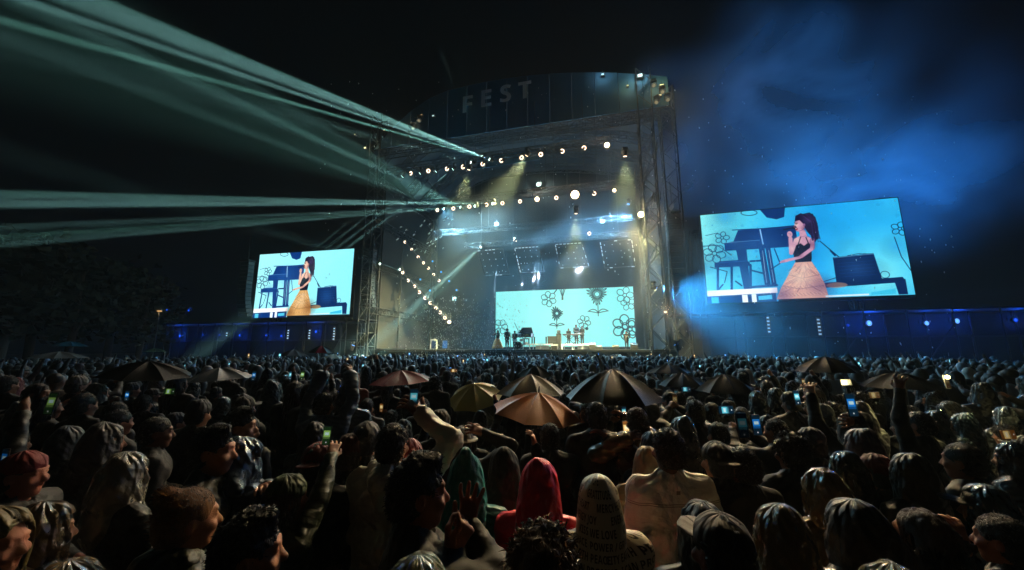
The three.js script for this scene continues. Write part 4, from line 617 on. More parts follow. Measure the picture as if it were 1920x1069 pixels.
guest('man in off-white rain jacket, right arm raised with a phone', 740, 791, 2.4, -8, { hair: 'short', hairCol: '#241407', col: '#e0d8c4', m: 'w', collar: 1, bulk: 1.08, wrinkle: .015, arms: ['front', { px: 787, py: 774, d: 2.35, phone: ['phone showing the stage, held high by the off-white sleeve', 776, 747, 'cyan', .45, .76] }] }, 'the man in off-white rain jacket');
guest('bearded-looking man in black jacket looking right, both hands raised before him', 790, 856, 1.62, -66, { hair: 'quiff', hairCol: '#0c0907', col: '#0b0c0d', skin: '#7d4d38', arms: [{ px: 846, py: 1032, d: 1.5, dir: [0, .6, -.5], palm: [-1, 0, .3], curl: 1.1 }, { px: 876, py: 986, d: 1.62, dir: [-.1, 1, -.15], palm: [.9, .1, .2], curl: .18 }] }, 'the man with raised hands');
guest('person in teal rain jacket with pointed hood up', 876, 838, 2.2, 0, { hood: 1, col: '#148078', m: 'w', point: 1.1, bulk: 1.05 }, 'the teal pointed hood');
guest('person in shiny red rain jacket with hood up', 1012, 853, 2.1, -14, { hood: 1, col: '#f01434', m: 'w', point: .5, hair: 'short' }, 'the red hood');
{
  const words = ['GRATITUDE', 'KISS WE LOVE', 'I CAN PROMISE', 'FAST HOPE', 'ENERGY JOY', 'CITY EARTH PEACE', 'GRATITUDE KINDNESS', 'MERCY HEART', 'POWER / GRACE', 'PLEASE MERCY'];
  const t = canvas(1024, 1024, (x) => { x.fillStyle = '#b9ae92'; x.fillRect(0, 0, 1024, 1024); x.fillStyle = '#1c1812'; for (let k = 0; k < 26; k++) { const s = words[(k * 7 + 3) % words.length]; x.font = `bold ${k < 9 ? 36 : 30}px sans-serif`; for (let j = -1; j < 4; j++) x.fillText(s, j * 290 + (k * 83) % 290, 26 + k * 40); } });
  t.wrapS = t.wrapT = THREE.RepeatWrapping; t.repeat.set(1, 1 / 1.35); t.offset.set(0, -.45 / 1.35);
  const m = new THREE.MeshPhysicalMaterial({ map: t, roughness: .42, bumpMap: cr1, bumpScale: .01, transmission: .12, thickness: 0 }); m.name = 'printed_plastic';
  guest('person in pale hooded poncho printed all over with dark words', 1119, 885, 1.92, 0, { hood: 1, coat: 'poncho', map: m, point: .15, wrinkle: .005, hoodWrinkle: .005 }, 'the printed poncho');
}
const shirtT = canvas(512, 512, (x) => { x.fillStyle = '#e2e0d4'; x.fillRect(0, 0, 512, 512); const q = mulberry(3); for (let k = 0; k < 5000; k++) { x.fillStyle = q() < .5 ? 'rgba(90,80,60,.06)' : 'rgba(255,255,250,.07)'; x.fillRect(q() * 512, q() * 512, 1 + 2 * q(), 3 + 10 * q()); } x.fillStyle = 'rgba(95,85,70,.6)'; for (const v of [1.385, 1.375]) x.fillRect(0, 512 * (1 - (v - .7) / .9), 512, 2); for (const u of [.235, .245, .755, .765]) x.fillRect(512 * u, 0, 2, 300); x.fillRect(244, 512 * (1 - (1.45 - .7) / .9), 20, 12); }); shirtT.wrapS = shirtT.wrapT = THREE.RepeatWrapping; shirtT.repeat.set(1, 1 / .9); shirtT.offset.set(0, -.7 / .9);      // knit cotton with yoke seam, sleeve seams and neck label
const shirtM = mat('shirt_cotton', { map: shirtT, roughness: .9, bumpMap: cr1, bumpScale: .06 });
guest('broad man in cream short-sleeved shirt, back turned, short dark hair', 1249, 800, 2.3, 0, { hair: 'short', hairCol: '#1a0f08', coat: 'tee', map: shirtM, bulk: 1.0, wrinkle: .008, skin: '#5c3624', arms: [[-.245, .88, -.03], [.245, .88, -.05]] }, 'the man in the cream shirt');
guest('person with curly brown hair at the bottom, lit from above', 1015, 976, 1.32, 0, { hair: 'curly', hairCol: '#3a2412', col: '#0d0b0a' }, 'the curly brown hair');
guest('person in yellow-green plastic hood cut off by the bottom edge', 786, 1033, 1.15, 5, { hood: 1, coat: 'poncho', col: '#8a8430', m: 'p', point: .2, hoodWrinkle: .012 }, 'the yellow-green hood');
guest('man in dark brown cap near the bottom, right of the cream shirt', 1345, 954, 1.32, 8, { hat: 'cap', hatCol: '#2c1a10', hair: 'short', col: '#0b0a0a', skin: '#7a4232' }, 'the dark brown cap');
guest('person in black plastic hood with blue gleam behind the brown cap', 1312, 936, 1.65, 0, { hood: 1, col: '#15181d', m: 'w', hoodWrinkle: .016, point: .1 }, 'the blue-gleaming black hood');
guest('person in clear plastic hood lit gold, third from the right in the front', 1453, 940, 1.5, 10, { hood: 1, coat: 'poncho', col: '#a88c58', m: 'p', point: .15, hoodWrinkle: .009, hair: 'short' }, 'the gold-lit clear hood');
guest('person in crinkled golden plastic hood, farther back on the right', 1538, 876, 1.85, 6, { hood: 1, coat: 'poncho', col: '#b59a68', m: 'p', hoodWrinkle: .018, point: .1, hair: 'short' }, 'the crinkled golden hood');
guest('person in wide black hood with clear cape draped to the right', 1592, 932, 1.42, 12, { hood: 1, coat: 'poncho', col: '#8b7a66', hoodCol: '#1b1410', hm: 'w', m: 'p', wing: 1, hoodBulk: 1.1, point: .1, hair: 'short' }, 'the wide black hood with clear cape');
guest('person in glittering plastic hood cut off by the bottom edge, right', 1664, 1052, 1.12, 0, { hood: 1, coat: 'poncho', col: '#9a8a60', m: 'p', hoodWrinkle: .016, point: 0 }, 'the glittering hood at the bottom right');
guest('person with long dark brown hair, back turned, front right', 1717, 950, 1.42, 12, { hair: 'long', hairCol: '#2a160c', col: '#0b0908' }, 'the long dark brown hair');
guest('person in dark olive hood behind the long brown hair', 1698, 846, 2.0, 8, { hood: 1, col: '#1d2012', m: 'w', point: .2 }, 'the dark olive hood');
guest('person in wet dark cap and silver-blue hood at the right', 1838, 906, 1.65, 30, { hood: 1, coat: 'poncho', col: '#48606e', m: 'p', hat: 'cap', hatCol: '#0d1014', point: .05, hoodWrinkle: .012 }, 'the silver-blue hood');
const watchMan = guest('person in dark jacket at the right edge, hand with wristwatch raised', 1868, 962, 1.4, 20, { hair: 'short', col: '#0c0e12', m: 'w', skin: '#8e573c', arms: [{ px: 1806, py: 1022, d: 1.3, dir: [0, 1, -.1], palm: [.3, 0, -1], curl: .5, watch: 'dark wristwatch on the raised hand at the right edge' }, 'front'] }, 'the raised hand with watch');
guest('person in mauve-grey rain hood, right of centre', 1608, 800, 2.4, 10, { hood: 1, coat: 'poncho', col: '#5d5660', m: 'w', point: .3 }, 'the mauve-grey hood');
guest('person in dark red cap below the mauve-grey hood', 1636, 848, 2.2, 10, { hat: 'beanie', hatCol: '#5c0d12', hair: 'short', col: '#0c0c0e' }, 'the dark red cap');
guest('person in thin grey-green hood left of the dark red cap', 1580, 843, 2.25, 0, { hood: 1, col: '#38463a', m: 'p', point: .2, hair: 'long' }, 'the grey-green hood');
guest('person in grey beanie between curly head and mauve-grey hood', 1516, 799, 2.75, 0, { hat: 'beanie', hatCol: '#4a4a55', hair: 'short', col: '#0d0e12' }, 'the grey beanie');
guest('person with big dark curly hair right of the two bright phones', 1478, 808, 2.45, 6, { hair: 'curly', hairCol: '#1c120b', col: '#0a0a0c' }, 'the big dark curls');
guest('person in flat dark cap to the right of the cream shirt', 1340, 824, 2.4, 4, { hat: 'backcap', hatCol: '#1d1712', hair: 'short', col: '#0c0b0a' }, 'the flat dark cap');
guest('short-haired person close behind the dark brown cap', 1388, 836, 2.3, 6, { hair: 'short', hairCol: '#20150c', col: '#0b0b0a' }, 'the short-haired head behind the brown cap');
guest('person in cream plastic hood left of the cream shirt', 1212, 834, 2.6, -10, { hood: 1, coat: 'poncho', col: '#b39c70', m: 'w', point: .1 }, 'the cream plastic hood');
guest('person in blue-grey hood filming just above the cream plastic hood', 1222, 806, 2.9, 4, { hood: 1, col: '#2a3648', m: 'w', point: .1, arms: ['front', 'phone'] }, 'the blue-grey hood');
guest('person in pale hooded raincoat filming with a warm-lit phone', 1192, 762, 3.3, 0, { hair: 'short', hairCol: '#2a1a0c', coat: 'poncho', col: '#8e7c5c', m: 'p', arms: [{ px: 1172, py: 826, d: 3.05 }, 'phone'] }, 'the warm-lit phone');
guest('tall man with shaved head under the big black umbrella', 1117, 752, 3.4, 0, { hair: 'short', hairCol: '#120c08', col: '#0a0b0b', bulk: 1.1, arms: ['front', { px: 1141, py: 822, d: 3.25 }] }, 'the tall man under the black umbrella');
guest('person in black jacket under the orange-brown umbrella', 1030, 792, 3.3, 0, { hair: 'short', hairCol: '#1a100a', col: '#0d0d0c', bulk: 1.1, arms: ['front', { px: 1004, py: 838, d: 3.2 }] }, 'the person under the orange umbrella');
guest('person in dark hood beside the red hood', 945, 835, 2.6, 4, { hood: 1, col: '#120e0c', point: .2 }, 'the dark hood beside the red one');
guest('person in dark bucket hat under the beige umbrella, arm bent up', 866, 796, 3.1, 4, { hat: 'bucket', hatCol: '#4a3c22', hair: 'short', col: '#15130e', arms: ['front', { px: 905, py: 812, d: 3.0 }] }, 'the bucket hat');
guest('person with a dark knit hat left of the bucket hat', 826, 766, 3.4, 0, { hat: 'beanie', hatCol: '#3a2e1c', hair: 'short', col: '#0e0e0d' }, 'the dark knit hat');
guest('man in grey flat cap left of the off-white rain jacket', 690, 787, 2.7, 0, { hat: 'cap', hatCol: '#2d2f33', hair: 'short', col: '#0d0e10' }, 'the grey flat cap');
guest('person in maroon beanie left of the grey flat cap', 660, 810, 2.6, 4, { hat: 'beanie', hatCol: '#4a1616', hair: 'short', col: '#0b0b0d' }, 'the maroon beanie');
guest('person in orange-red hood right behind the off-white rain jacket', 770, 820, 2.75, 0, { hood: 1, col: '#8a2414', m: 'w', point: .1 }, 'the orange-red hood');
guest('person in red cap below the raised phone, left of centre', 600, 826, 2.35, 0, { hat: 'backcap', hatCol: '#7a1016', hair: 'short', col: '#0a0b0c' }, 'the red cap under the phone');
guest('person in grey plastic hood to the right of the warm-lit phone', 1276, 778, 3.2, 6, { hood: 1, coat: 'poncho', col: '#7b776c', m: 'p', hoodWrinkle: .012, hair: 'short' }, 'the grey plastic hood');
guest('person in knit grey hood looking right, left side', 205, 790, 2.35, -30, { hood: 1, col: '#565452', m: 'w', point: .1, hoodWrinkle: .012 }, 'the grey hood on the left');
guest('person in pale grey-blue hood left of the knit grey hood', 135, 797, 2.5, -10, { hood: 1, col: '#4a525a', m: 'w', point: .1 }, 'the pale grey-blue hood');
guest('dark-haired person in profile behind the quilted jacket man', 456, 766, 2.75, -70, { hair: 'quiff', hairCol: '#100c0a', col: '#0f1013', skin: '#9a6a56' }, 'the second profile on the left');
guest('bald person wearing dark coat with lit ear, left of the second profile', 300, 780, 2.7, -45, { hair: 'short', hairCol: '#0c0a09', col: '#0d0c10', skin: '#6f4838' }, 'the lit ear');
guest('woman in sleeveless top on the left, phone in front of her', 76, 718, 3.9, -60, { hair: 'long', hairCol: '#3a2415', coat: 'tee', col: '#0e0e10', skin: '#a5705a', arms: ['phone', 'phone'] }, 'the woman in a sleeveless top');
guest('person in salmon pink jacket at the left edge of the crowd', 30, 706, 4.6, 0, { hood: 1, col: '#8a3a3a', m: 'c', point: .1 }, 'the salmon pink jacket');
guest('person in white cap behind the sleeveless woman', 150, 703, 4.5, 0, { hat: 'beanie', hatCol: '#a09888', hair: 'short', col: '#101216' }, 'the white cap');
guest('person in white cloth hat far on the left', 42, 683, 6.2, 0, { hat: 'bucket', hatCol: '#8b8578', hair: 'short', col: '#1a1210' }, 'the white cloth hat');
guest('person in blue-white raincoat with both arms raised, left of the maroon umbrella', 610, 735, 3.9, 0, { hair: 'short', coat: 'poncho', col: '#5e6c7c', m: 'w', arms: ['high', 'high'] }, 'the blue-white raincoat');
guest('person in pale plastic hood right of the blue-white raincoat', 655, 715, 4.2, 0, { hood: 1, coat: 'poncho', col: '#6c7884', m: 'p', hair: 'short' }, 'the pale plastic hood');
guest('person on tiptoe silhouetted above the crowd before the stage', 851, 671, 9.5, 0, { hood: 1, col: '#08090a', arms: ['phone', 'phone'], c: .03 }, 'the silhouette before the stage');
guest('person in orange raincoat in the middle distance, left of the maroon umbrella', 664, 694, 6.4, 0, { hood: 1, coat: 'poncho', col: '#c2501e', m: 'w', c: .03 }, 'the orange raincoat');
guest('person in white hood with both hands on the head, right side', 1590, 770, 2.95, 10, { hood: 1, col: '#15171b', arms: ['high', { px: 1597, py: 790, d: 2.85 }] }, 'the bent-armed person');
guest('person with arm raised straight up on the right side', 1718, 770, 2.95, 8, { hair: 'short', col: '#0e1216', arms: ['up', 'front'] }, 'the straight raised arm');
guest('person in silver-white hood right of the raised arm', 1745, 768, 3.2, 20, { hood: 1, coat: 'poncho', col: '#66757e', m: 'p', hair: 'short' }, 'the silver-white hood');
guest('person in pale blue plastic hood near the right edge', 1800, 772, 3.3, 18, { hood: 1, coat: 'poncho', col: '#51707c', m: 'p', hair: 'short' }, 'the pale blue plastic hood');
guest('person in rounded grey hat at the right, middle rows', 1537, 755, 3.5, 0, { hat: 'beanie', hatCol: '#6c7680', hair: 'short', col: '#0d1116' }, 'the rounded grey hat');
guest('person in pointed see-through hood near the right edge, bent forward', 1890, 828, 2.3, 20, { hood: 1, coat: 'poncho', col: '#4c5a68', m: 'p', hair: 'short', point: .1 }, 'the see-through hood at the right edge');
// phones held up, seen from behind
function phone(label, px, py, d, face, k, land, group, tilt = .12) {
  const p = photoAt(px, py, d), o = thing('phone', label, 'phone', p, faceStage(p), group); o.rotation.order = 'YXZ'; o.rotation.x = -tilt; if (land) o.rotation.z = Math.PI / 2; phoneMesh(o, face, k); marks.push({ px, py, d, name: label, weak: true }); return o;
}
[['warm yellow phone screen before the pale raincoat', 1175, 806, 3.7, 'warm', 1.2], ['dark phone held up, left of the blue one on the right', 1392, 798, 2.9, 'cyan', .05], ['blue phone screen low beside the dark phone', 1418, 797, 3.6, 'blue', .55], ['blue phone held up by bent arms on the right', 1596, 760, 3.6, 'blue', .7], ['bright sideways phone below the black umbrella row', 1361, 769, 4.2, 'cyan', 1, 1], ['sideways phone right of the big black umbrella', 1286, 730, 6.4, 'cyan', .8, 1], ['small white phone at the middle right', 1494, 746, 5.4, 'cyan', 1.2], ['sideways white phone between two dark umbrellas', 1586, 717, 6.3, 'cyan', .9, 1], ['sideways dim phone left of the raised arm', 1639, 741, 6.3, 'warm', .35, 1], ['green sideways phone on the left', 318, 734, 6.2, 'green', .4, 1], ['blue phone below the grey umbrella', 476, 705, 7.5, 'blue', .6], ['bright phone right of the grey umbrella, first of three', 545, 704, 8, 'cyan', 1], ['bright phone right of the grey umbrella, second of three', 567, 704, 7.5, 'green', .7], ['bright phone right of the grey umbrella, lowest of three', 585, 721, 6.4, 'cyan', .7], ['phone lighting the sleeveless woman', 96, 757, 4.4, 'green', .2], ['phone beside the blue-white raincoat', 612, 711, 6.2, 'cyan', .6], ['sideways green phone under the pale hood', 657, 757, 5.2, 'green', .3, 1], ['dim phone at the right edge', 1889, 815, 5, 'warm', .35, 1], ['phone held before the silhouette', 851, 695, 8.6, 'warm', .9, 1]].forEach((a) => phone(a[0], a[1], a[2], a[3], a[4], a[5], a[6]));
{ const o = phone('phone with its torch shining yellow toward us on the right', 1775, 716, 6.5, 'warm', .1); part(o, 'torch', new THREE.SphereGeometry(.022, 12, 8).translate(0, .05, .02), glow('torch', lin(1, .85, .3), 14)); point(o.position.clone().add(V(0, .05, .07)), lin(1, .85, .35), 1.6, 2); }

// ---------------------------------------------------------------- umbrellas
const nylon = (h, thin) => mats['nylon' + h] ??= Object.assign(new THREE.MeshPhysicalMaterial({ color: hex(h), roughness: h === '#060605' ? .32 : .42, specularIntensity: thin ? .5 : h === '#060605' ? .3 : .06, bumpMap: wv, bumpScale: .001, transmission: thin ?? 0, thickness: 0, side: THREE.DoubleSide }), { name: 'umbrella_nylon' });
function gore(a0, a1, rise) {
  const n = 7, m = 6, pos = [], idx = [], uv = [];
  for (let i = 0; i <= n; i++) for (let j = 0; j <= m; j++) {
    const r = i / n, t = j / m, a = a0 + (a1 - a0) * t, half = (a1 - a0) / 2, chord = Math.cos(half) / Math.cos((t - .5) * (a1 - a0)), q = 1 + (chord - 1) * (r > .1 ? 1 : 0), e = r * (1 - .05 * r * r * (1 - (2 * t - 1) ** 2)), y = -rise * (.35 * r + .65 * r * r) - .03 * Math.sin(Math.PI * t) * Math.sin(Math.PI * r);
    pos.push(Math.cos(a) * e * q * .54, y, Math.sin(a) * e * q * .54); uv.push(t, r);
  }
  for (let i = 0; i < n; i++) for (let j = 0; j < m; j++) { const k = i * (m + 1) + j; idx.push(k, k + 1, k + m + 1, k + 1, k + m + 2, k + m + 1); }
  const g = new THREE.BufferGeometry(); g.setAttribute('position', new THREE.Float32BufferAttribute(pos, 3)); g.setAttribute('uv', new THREE.Float32BufferAttribute(uv, 2)); g.setIndex(idx); g.computeVertexNormals(); return g;
}
const gores = {};
function umbrella(label, px, py, wpx, o = {}) {
  const D = o.D ?? 1.08, z = FOCAL * D / wpx * (o.near ?? 1), az = Math.atan((px - 960) / FOCAL), d = z / Math.cos(az), top = photoAt(px, py, d), s = D / 1.08, rise = o.rise ?? .27;
  const g = thing('umbrella', label, 'umbrella', top.clone().add(V(0, -.82 * s, 0)), R(0, 6)); g.scale.setScalar(s);
  const tilt = new THREE.Group(); if (o.tilt) { g.rotation.set(0, 0, 0); g.rotation.order = 'ZXY'; g.rotation.set(o.tilt[0], R(0, 6), o.tilt[1]); const up = V(0, .82 * s, 0).applyEuler(g.rotation); g.position.copy(top).sub(up); }
  for (let k = 0; k < 8; k++) { const m = nylon(Array.isArray(o.col) ? o.col[k % o.col.length] : o.col, o.thin), key = k + '_' + rise; const pn = part(g, 'canopy_panel', (gores[key] ??= gore(k * Math.PI / 4, (k + 1) * Math.PI / 4, rise)), m); pn.position.y = .82; }
  for (let k = 0; k < 8; k++) { const a = k * Math.PI / 4, P = (r) => V(Math.cos(a) * r * .54, .815 - rise * (.35 * r + .65 * r * r), Math.sin(a) * r * .54); part(g, 'rib', join([bar(P(.03), P(.5), .004, 5), bar(P(.5), P(1), .004, 5), bar(V(0, .5, 0), P(.5), .003, 4)]), steel); }
  part(g, 'shaft', join([bar(V(0, 0, 0), V(0, .88, 0), .006, 6), cyl(.011, .004, .05, 0, .84, 0, 8)]), black); part(g, 'handle', join([cyl(.016, .014, .12, 0, -.06, 0, 10), new THREE.TorusGeometry(.03, .012, 8, 12, Math.PI).rotateZ(Math.PI).translate(.03, -.06, 0)]), black);
  marks.push({ px, py: py + 20, d, name: 'the ' + label.split(' umbrella')[0].replace(/^(a|the) /, '') + ' umbrella' }); people.push({ p: top.clone().setY(0), d, r: .12, px, py, um: true, w: wpx }); return g;
}
const UM = [
  ['big black', 'umbrella with gold-lit ribs and a tall tip, centre right', 1147, 691, 178, { col: '#2a220c', thin: .16, D: 1.15, rise: .33 }], ['orange-brown', 'umbrella sloping in front of the big black one', 1010, 736, 166, { col: '#d98a48', thin: .5, D: 1.1, rise: .24, tilt: [.1, -.12] }], ['dark gold-rimmed', 'umbrella between beige and big black umbrellas', 995, 701, 126, { col: '#4a3c18', thin: .25, rise: .3 }], ['beige', 'umbrella left of the gold-rimmed one', 888, 720, 108, { col: '#e6d88a', thin: .52, rise: .27, tilt: [.34, .12] }], ['maroon', 'umbrella left of the beige one', 752, 694, 113, { col: '#8a1428', thin: .25, rise: .2, tilt: [.05, .05] }], ['black blue-edged', 'umbrella on the left side', 280, 677, 140, { col: ['#08090b', '#08090b', '#08090b', '#1c6ea0', '#08090b', '#08090b', '#08090b', '#08090b'], rise: .2, tilt: [.05, -.1] }], ['grey', 'umbrella right of the black blue-edged one', 412, 689, 113, { col: '#4a5056', thin: .15, rise: .22, tilt: [0, .08] }], ['pale grey', 'umbrella far on the left', 112, 659, 78, { col: '#8a8880', thin: .2, rise: .17 }], ['teal', 'umbrella at the far left edge of the crowd', 131, 640, 52, { col: '#0d5a70', thin: .2, rise: .2 }], ['brown and white', 'umbrella below the left side screen', 551, 655, 50, { col: ['#3c3430', '#6a6764'], rise: .25 }], ['red and black', 'umbrella right of the brown and white one', 603, 648, 48, { col: ['#7a1420', '#101114', '#101114'], rise: .3 }], ['small cream', 'umbrella before the red and black one', 626, 664, 42, { col: '#9c8f70', thin: .2, rise: .2 }], ['tan', 'umbrella above the grey one', 434, 671, 46, { col: '#6e5c4a', rise: .2 }], ['small black', 'umbrella at the foot of the pale beam', 704, 664, 46, { col: '#0c0d0e', rise: .28 }], ['dark teal-rimmed', 'umbrella at the right of the big black one', 1279, 699, 84, { col: '#12222c', rise: .3 }], ['black blue-lit', 'umbrella in the middle right', 1357, 701, 102, { col: '#0b0f14', rise: .33 }], ['small flat dark', 'umbrella before the blue smoke', 1396, 675, 44, { col: '#0a0d12', rise: .14, tilt: [0, -.2] }], ['wide black', 'umbrella below the right side screen', 1546, 668, 100, { col: '#08080b', rise: .3 }], ['black', 'umbrella farthest to the right with a thin blue-lit edge', 1682, 697, 116, { col: '#07090e', rise: .26 }], ['low dark', 'umbrella right of the stage screen', 1253, 682, 76, { col: '#17252c', rise: .22 }], ['dull brown', 'umbrella before the stage screen', 892, 676, 46, { col: '#1d1a18', rise: .28 }], ['grey-brown', 'umbrella behind the dark gold-rimmed one', 1004, 685, 74, { col: '#24221c', rise: .3 }], ['mottled green', 'umbrella far left of the left side screen', 291, 653, 34, { col: ['#4c5c40', '#2c3a30'], rise: .22 }], ['thin white-edged', 'umbrella behind the big black one', 1170, 684, 56, { col: ['#1e2a2e', '#3c494c'], rise: .2 }],
].map(([a, b, x, y, w, o]) => umbrella(a + ' ' + b, x, y, w, o));
// ---------------------------------------------------------------- the rest of the crowd
const KINDS = [
  ['short-haired person in black jacket', { hair: 'short', hairCol: '#140d08', col: '#0c0d10' }], ['person in black rain hood', { hood: 1, col: '#0d0f13', m: 'w', point: .3 }], ['person in clear plastic hood', { hood: 1, coat: 'poncho', col: '#6e7880', m: 'p', hair: 'short', point: .2, hoodWrinkle: .013 }],
  ['person in dark cap', { hat: 'cap', hatCol: '#16181c', hair: 'short', col: '#101114' }], ['long-haired person in dark coat', { hair: 'long', hairCol: '#24150c', col: '#0e0f13' }], ['person in grey beanie', { hat: 'beanie', hatCol: '#3d4046', hair: 'short', col: '#14161b' }],
  ['person in slate-blue rain hood', { hood: 1, col: '#202d3e', m: 'w', point: .5 }], ['curly-haired person in dark jacket', { hair: 'curly', hairCol: '#1a110b', col: '#121010' }], ['dark-jacketed person holding up a phone', { hair: 'short', col: '#0f1115', arms: ['phone', 'phone'] }],
  ['hooded person with an arm raised', { hood: 1, col: '#12151a', m: 'w', arms: ['front', 'high'], point: .2 }], ['person in pale raincoat', { hood: 1, coat: 'poncho', col: '#85827a', m: 'w', point: .2 }], ['person in brown knit cap', { hat: 'beanie', hatCol: '#33241a', hair: 'short', col: '#15120f' }],
];
const weight = [26, 11, 7, 9, 12, 6, 7, 7, 7, 6, 3, 5], bag = weight.flatMap((n, k) => Array(n).fill(k));
const cell = new Map(), key = (x, z) => Math.floor(x) + ',' + Math.floor(z);
function free(x, z, r) { for (let i = -1; i <= 1; i++) for (let j = -1; j <= 1; j++) for (const q of cell.get(key(x + i, z + j)) ?? []) if (Math.hypot(q[0] - x, q[1] - z) < r + q[2]) return false; return true; }
function occupy(x, z, r) { const k = key(x, z); if (!cell.has(k)) cell.set(k, []); cell.get(k).push([x, z, r]); }
for (const q of people) occupy(q.p.x, q.p.z, q.um ? .05 : q.r);
const feats = people.filter((q) => q.feat), canopies = people.filter((q) => q.um);
function hides(p, d, H) {    // would a newcomer there stand in front of someone already placed by name?
  const [x, y] = toPixel(V(p.x, H, p.z)), w = FOCAL * .26 / d;
  if (canopies.some((q) => q.d > d && Math.abs(q.px - x) < q.w * .5 + w * .5 && y < q.py + q.w * (q.w > 100 ? .42 : .3))) return true;
  return feats.some((q) => d < 6.5 && q.d > d - .1 && Math.abs(q.px - x) < w + q.w * .55 && y < q.py + 110 * 2 / q.d + (d < 2.6 ? 60 : 0));
}
const spots = [];
for (let ring = 1.5; ring < 34; ring += ring < 9 ? .12 : .2) {
  const tries = Math.round(ring * (ring < 9 ? 9 : 10));
  for (let k = 0; k < tries; k++) {
    const a = R(-1.02, 1.02), d = ring + R(0, .2), x = Math.sin(a) * d, z = -Math.cos(a) * d, p = V(x, 0, z), w = local(p);
    if (w.z < 2.4 || Math.abs(a) > .98 && d < 3) continue;
    const r = d < 9 ? .235 : .25; if (!free(x, z, r)) continue;
    const H = rnd() < .12 ? R(1.42, 1.56) : rnd() < .15 ? R(1.82, 1.92) : R(1.56, 1.82); if (d < 12 && hides(p, d, H)) continue;
    occupy(x, z, r); spots.push({ p, d, H });
  }
}
spots.sort((a, b) => a.d - b.d);
const protos = [], seenLabels = new Set(), ORD = ['', 'second ', 'third ', 'fourth ', 'fifth ', 'sixth ', 'seventh ', 'eighth ', 'ninth ', 'tenth ', 'eleventh ', 'twelfth '];
function place(kind, px, py, d) {    // the kind of person and the nearest thing that can be found in the picture
  let best, bs = 1e9; for (const m of marks) { if (m.weak) continue; const s = Math.hypot(m.px - px, (m.py - py) * 1.4) + 6 * Math.abs(m.d - d); if (s < bs) { bs = s; best = m; } }
  const dx = px - best.px, side = Math.abs(dx) < 22 ? (best.d > d ? 'in front of' : 'behind') : dx < 0 ? (best.d > d + .6 ? 'front left of' : best.d < d - .6 ? 'back left of' : 'left of') : best.d > d + .6 ? 'front right of' : best.d < d - .6 ? 'back right of' : 'right of';
  for (const o of ORD) { const s = `${o}${kind} ${side} ${best.name}`.split(' ').slice(0, 16).join(' '); if (!seenLabels.has(s)) { seenLabels.add(s); return s; } }
  return `${kind} standing in the crowd`;
}
const NEAR = 300 - feats.length;
let phonesHeld = 0;
spots.slice(0, NEAR).forEach((s) => {
  const [px, py] = toPixel(V(s.p.x, s.H, s.p.z)), k = ((q) => (s.d < 3.4 && (q === 8 || q === 9) ? 0 : q))(pick(bag)), [kind, look] = KINDS[k], label = place(kind, Math.round(px), py, s.d), turn = faceStage(s.p) + R(-.35, .35);
  let g = protos[k];
  if (!g) { g = protos[k] = thing('person', label, 'person'); makePerson({ arms: ['front', 'front'], c: .032, hc: .0145, lumpHands: true, seed: k * 5.1, hoodC: .0215, ...look, group: g, }); } else g = copyOf(g, label);
  g.userData.group = 'people in the crowd'; g.scale.setScalar(s.H / TOP(look)).multiply(V(R(.94, 1.08), 1, R(.94, 1.08))); g.position.copy(s.p); g.rotation.set(R(-.07, .05), turn, R(-.06, .06), 'YXZ');
  if (k === 8) { const q = V(0, 1.69, -.46).multiplyScalar(s.H / 1.775).applyAxisAngle(V(0, 1, 0), turn).add(s.p), o = thing('phone', 'phone held up by a ' + place('dark-jacketed filmer', Math.round(px), py, s.d).replace(/^(\w+ )?dark/, (m) => (m === 'dark' ? 'dark' : m)), 'phone', q, turn, 'phones held up by filming people'); o.userData.label = o.userData.label.split(' ').slice(0, 16).join(' '); o.scale.setScalar(.85); phoneMesh(o, pick(['cyan', 'cyan', 'blue', 'warm']), pick([.15, .4, .7])); }
});
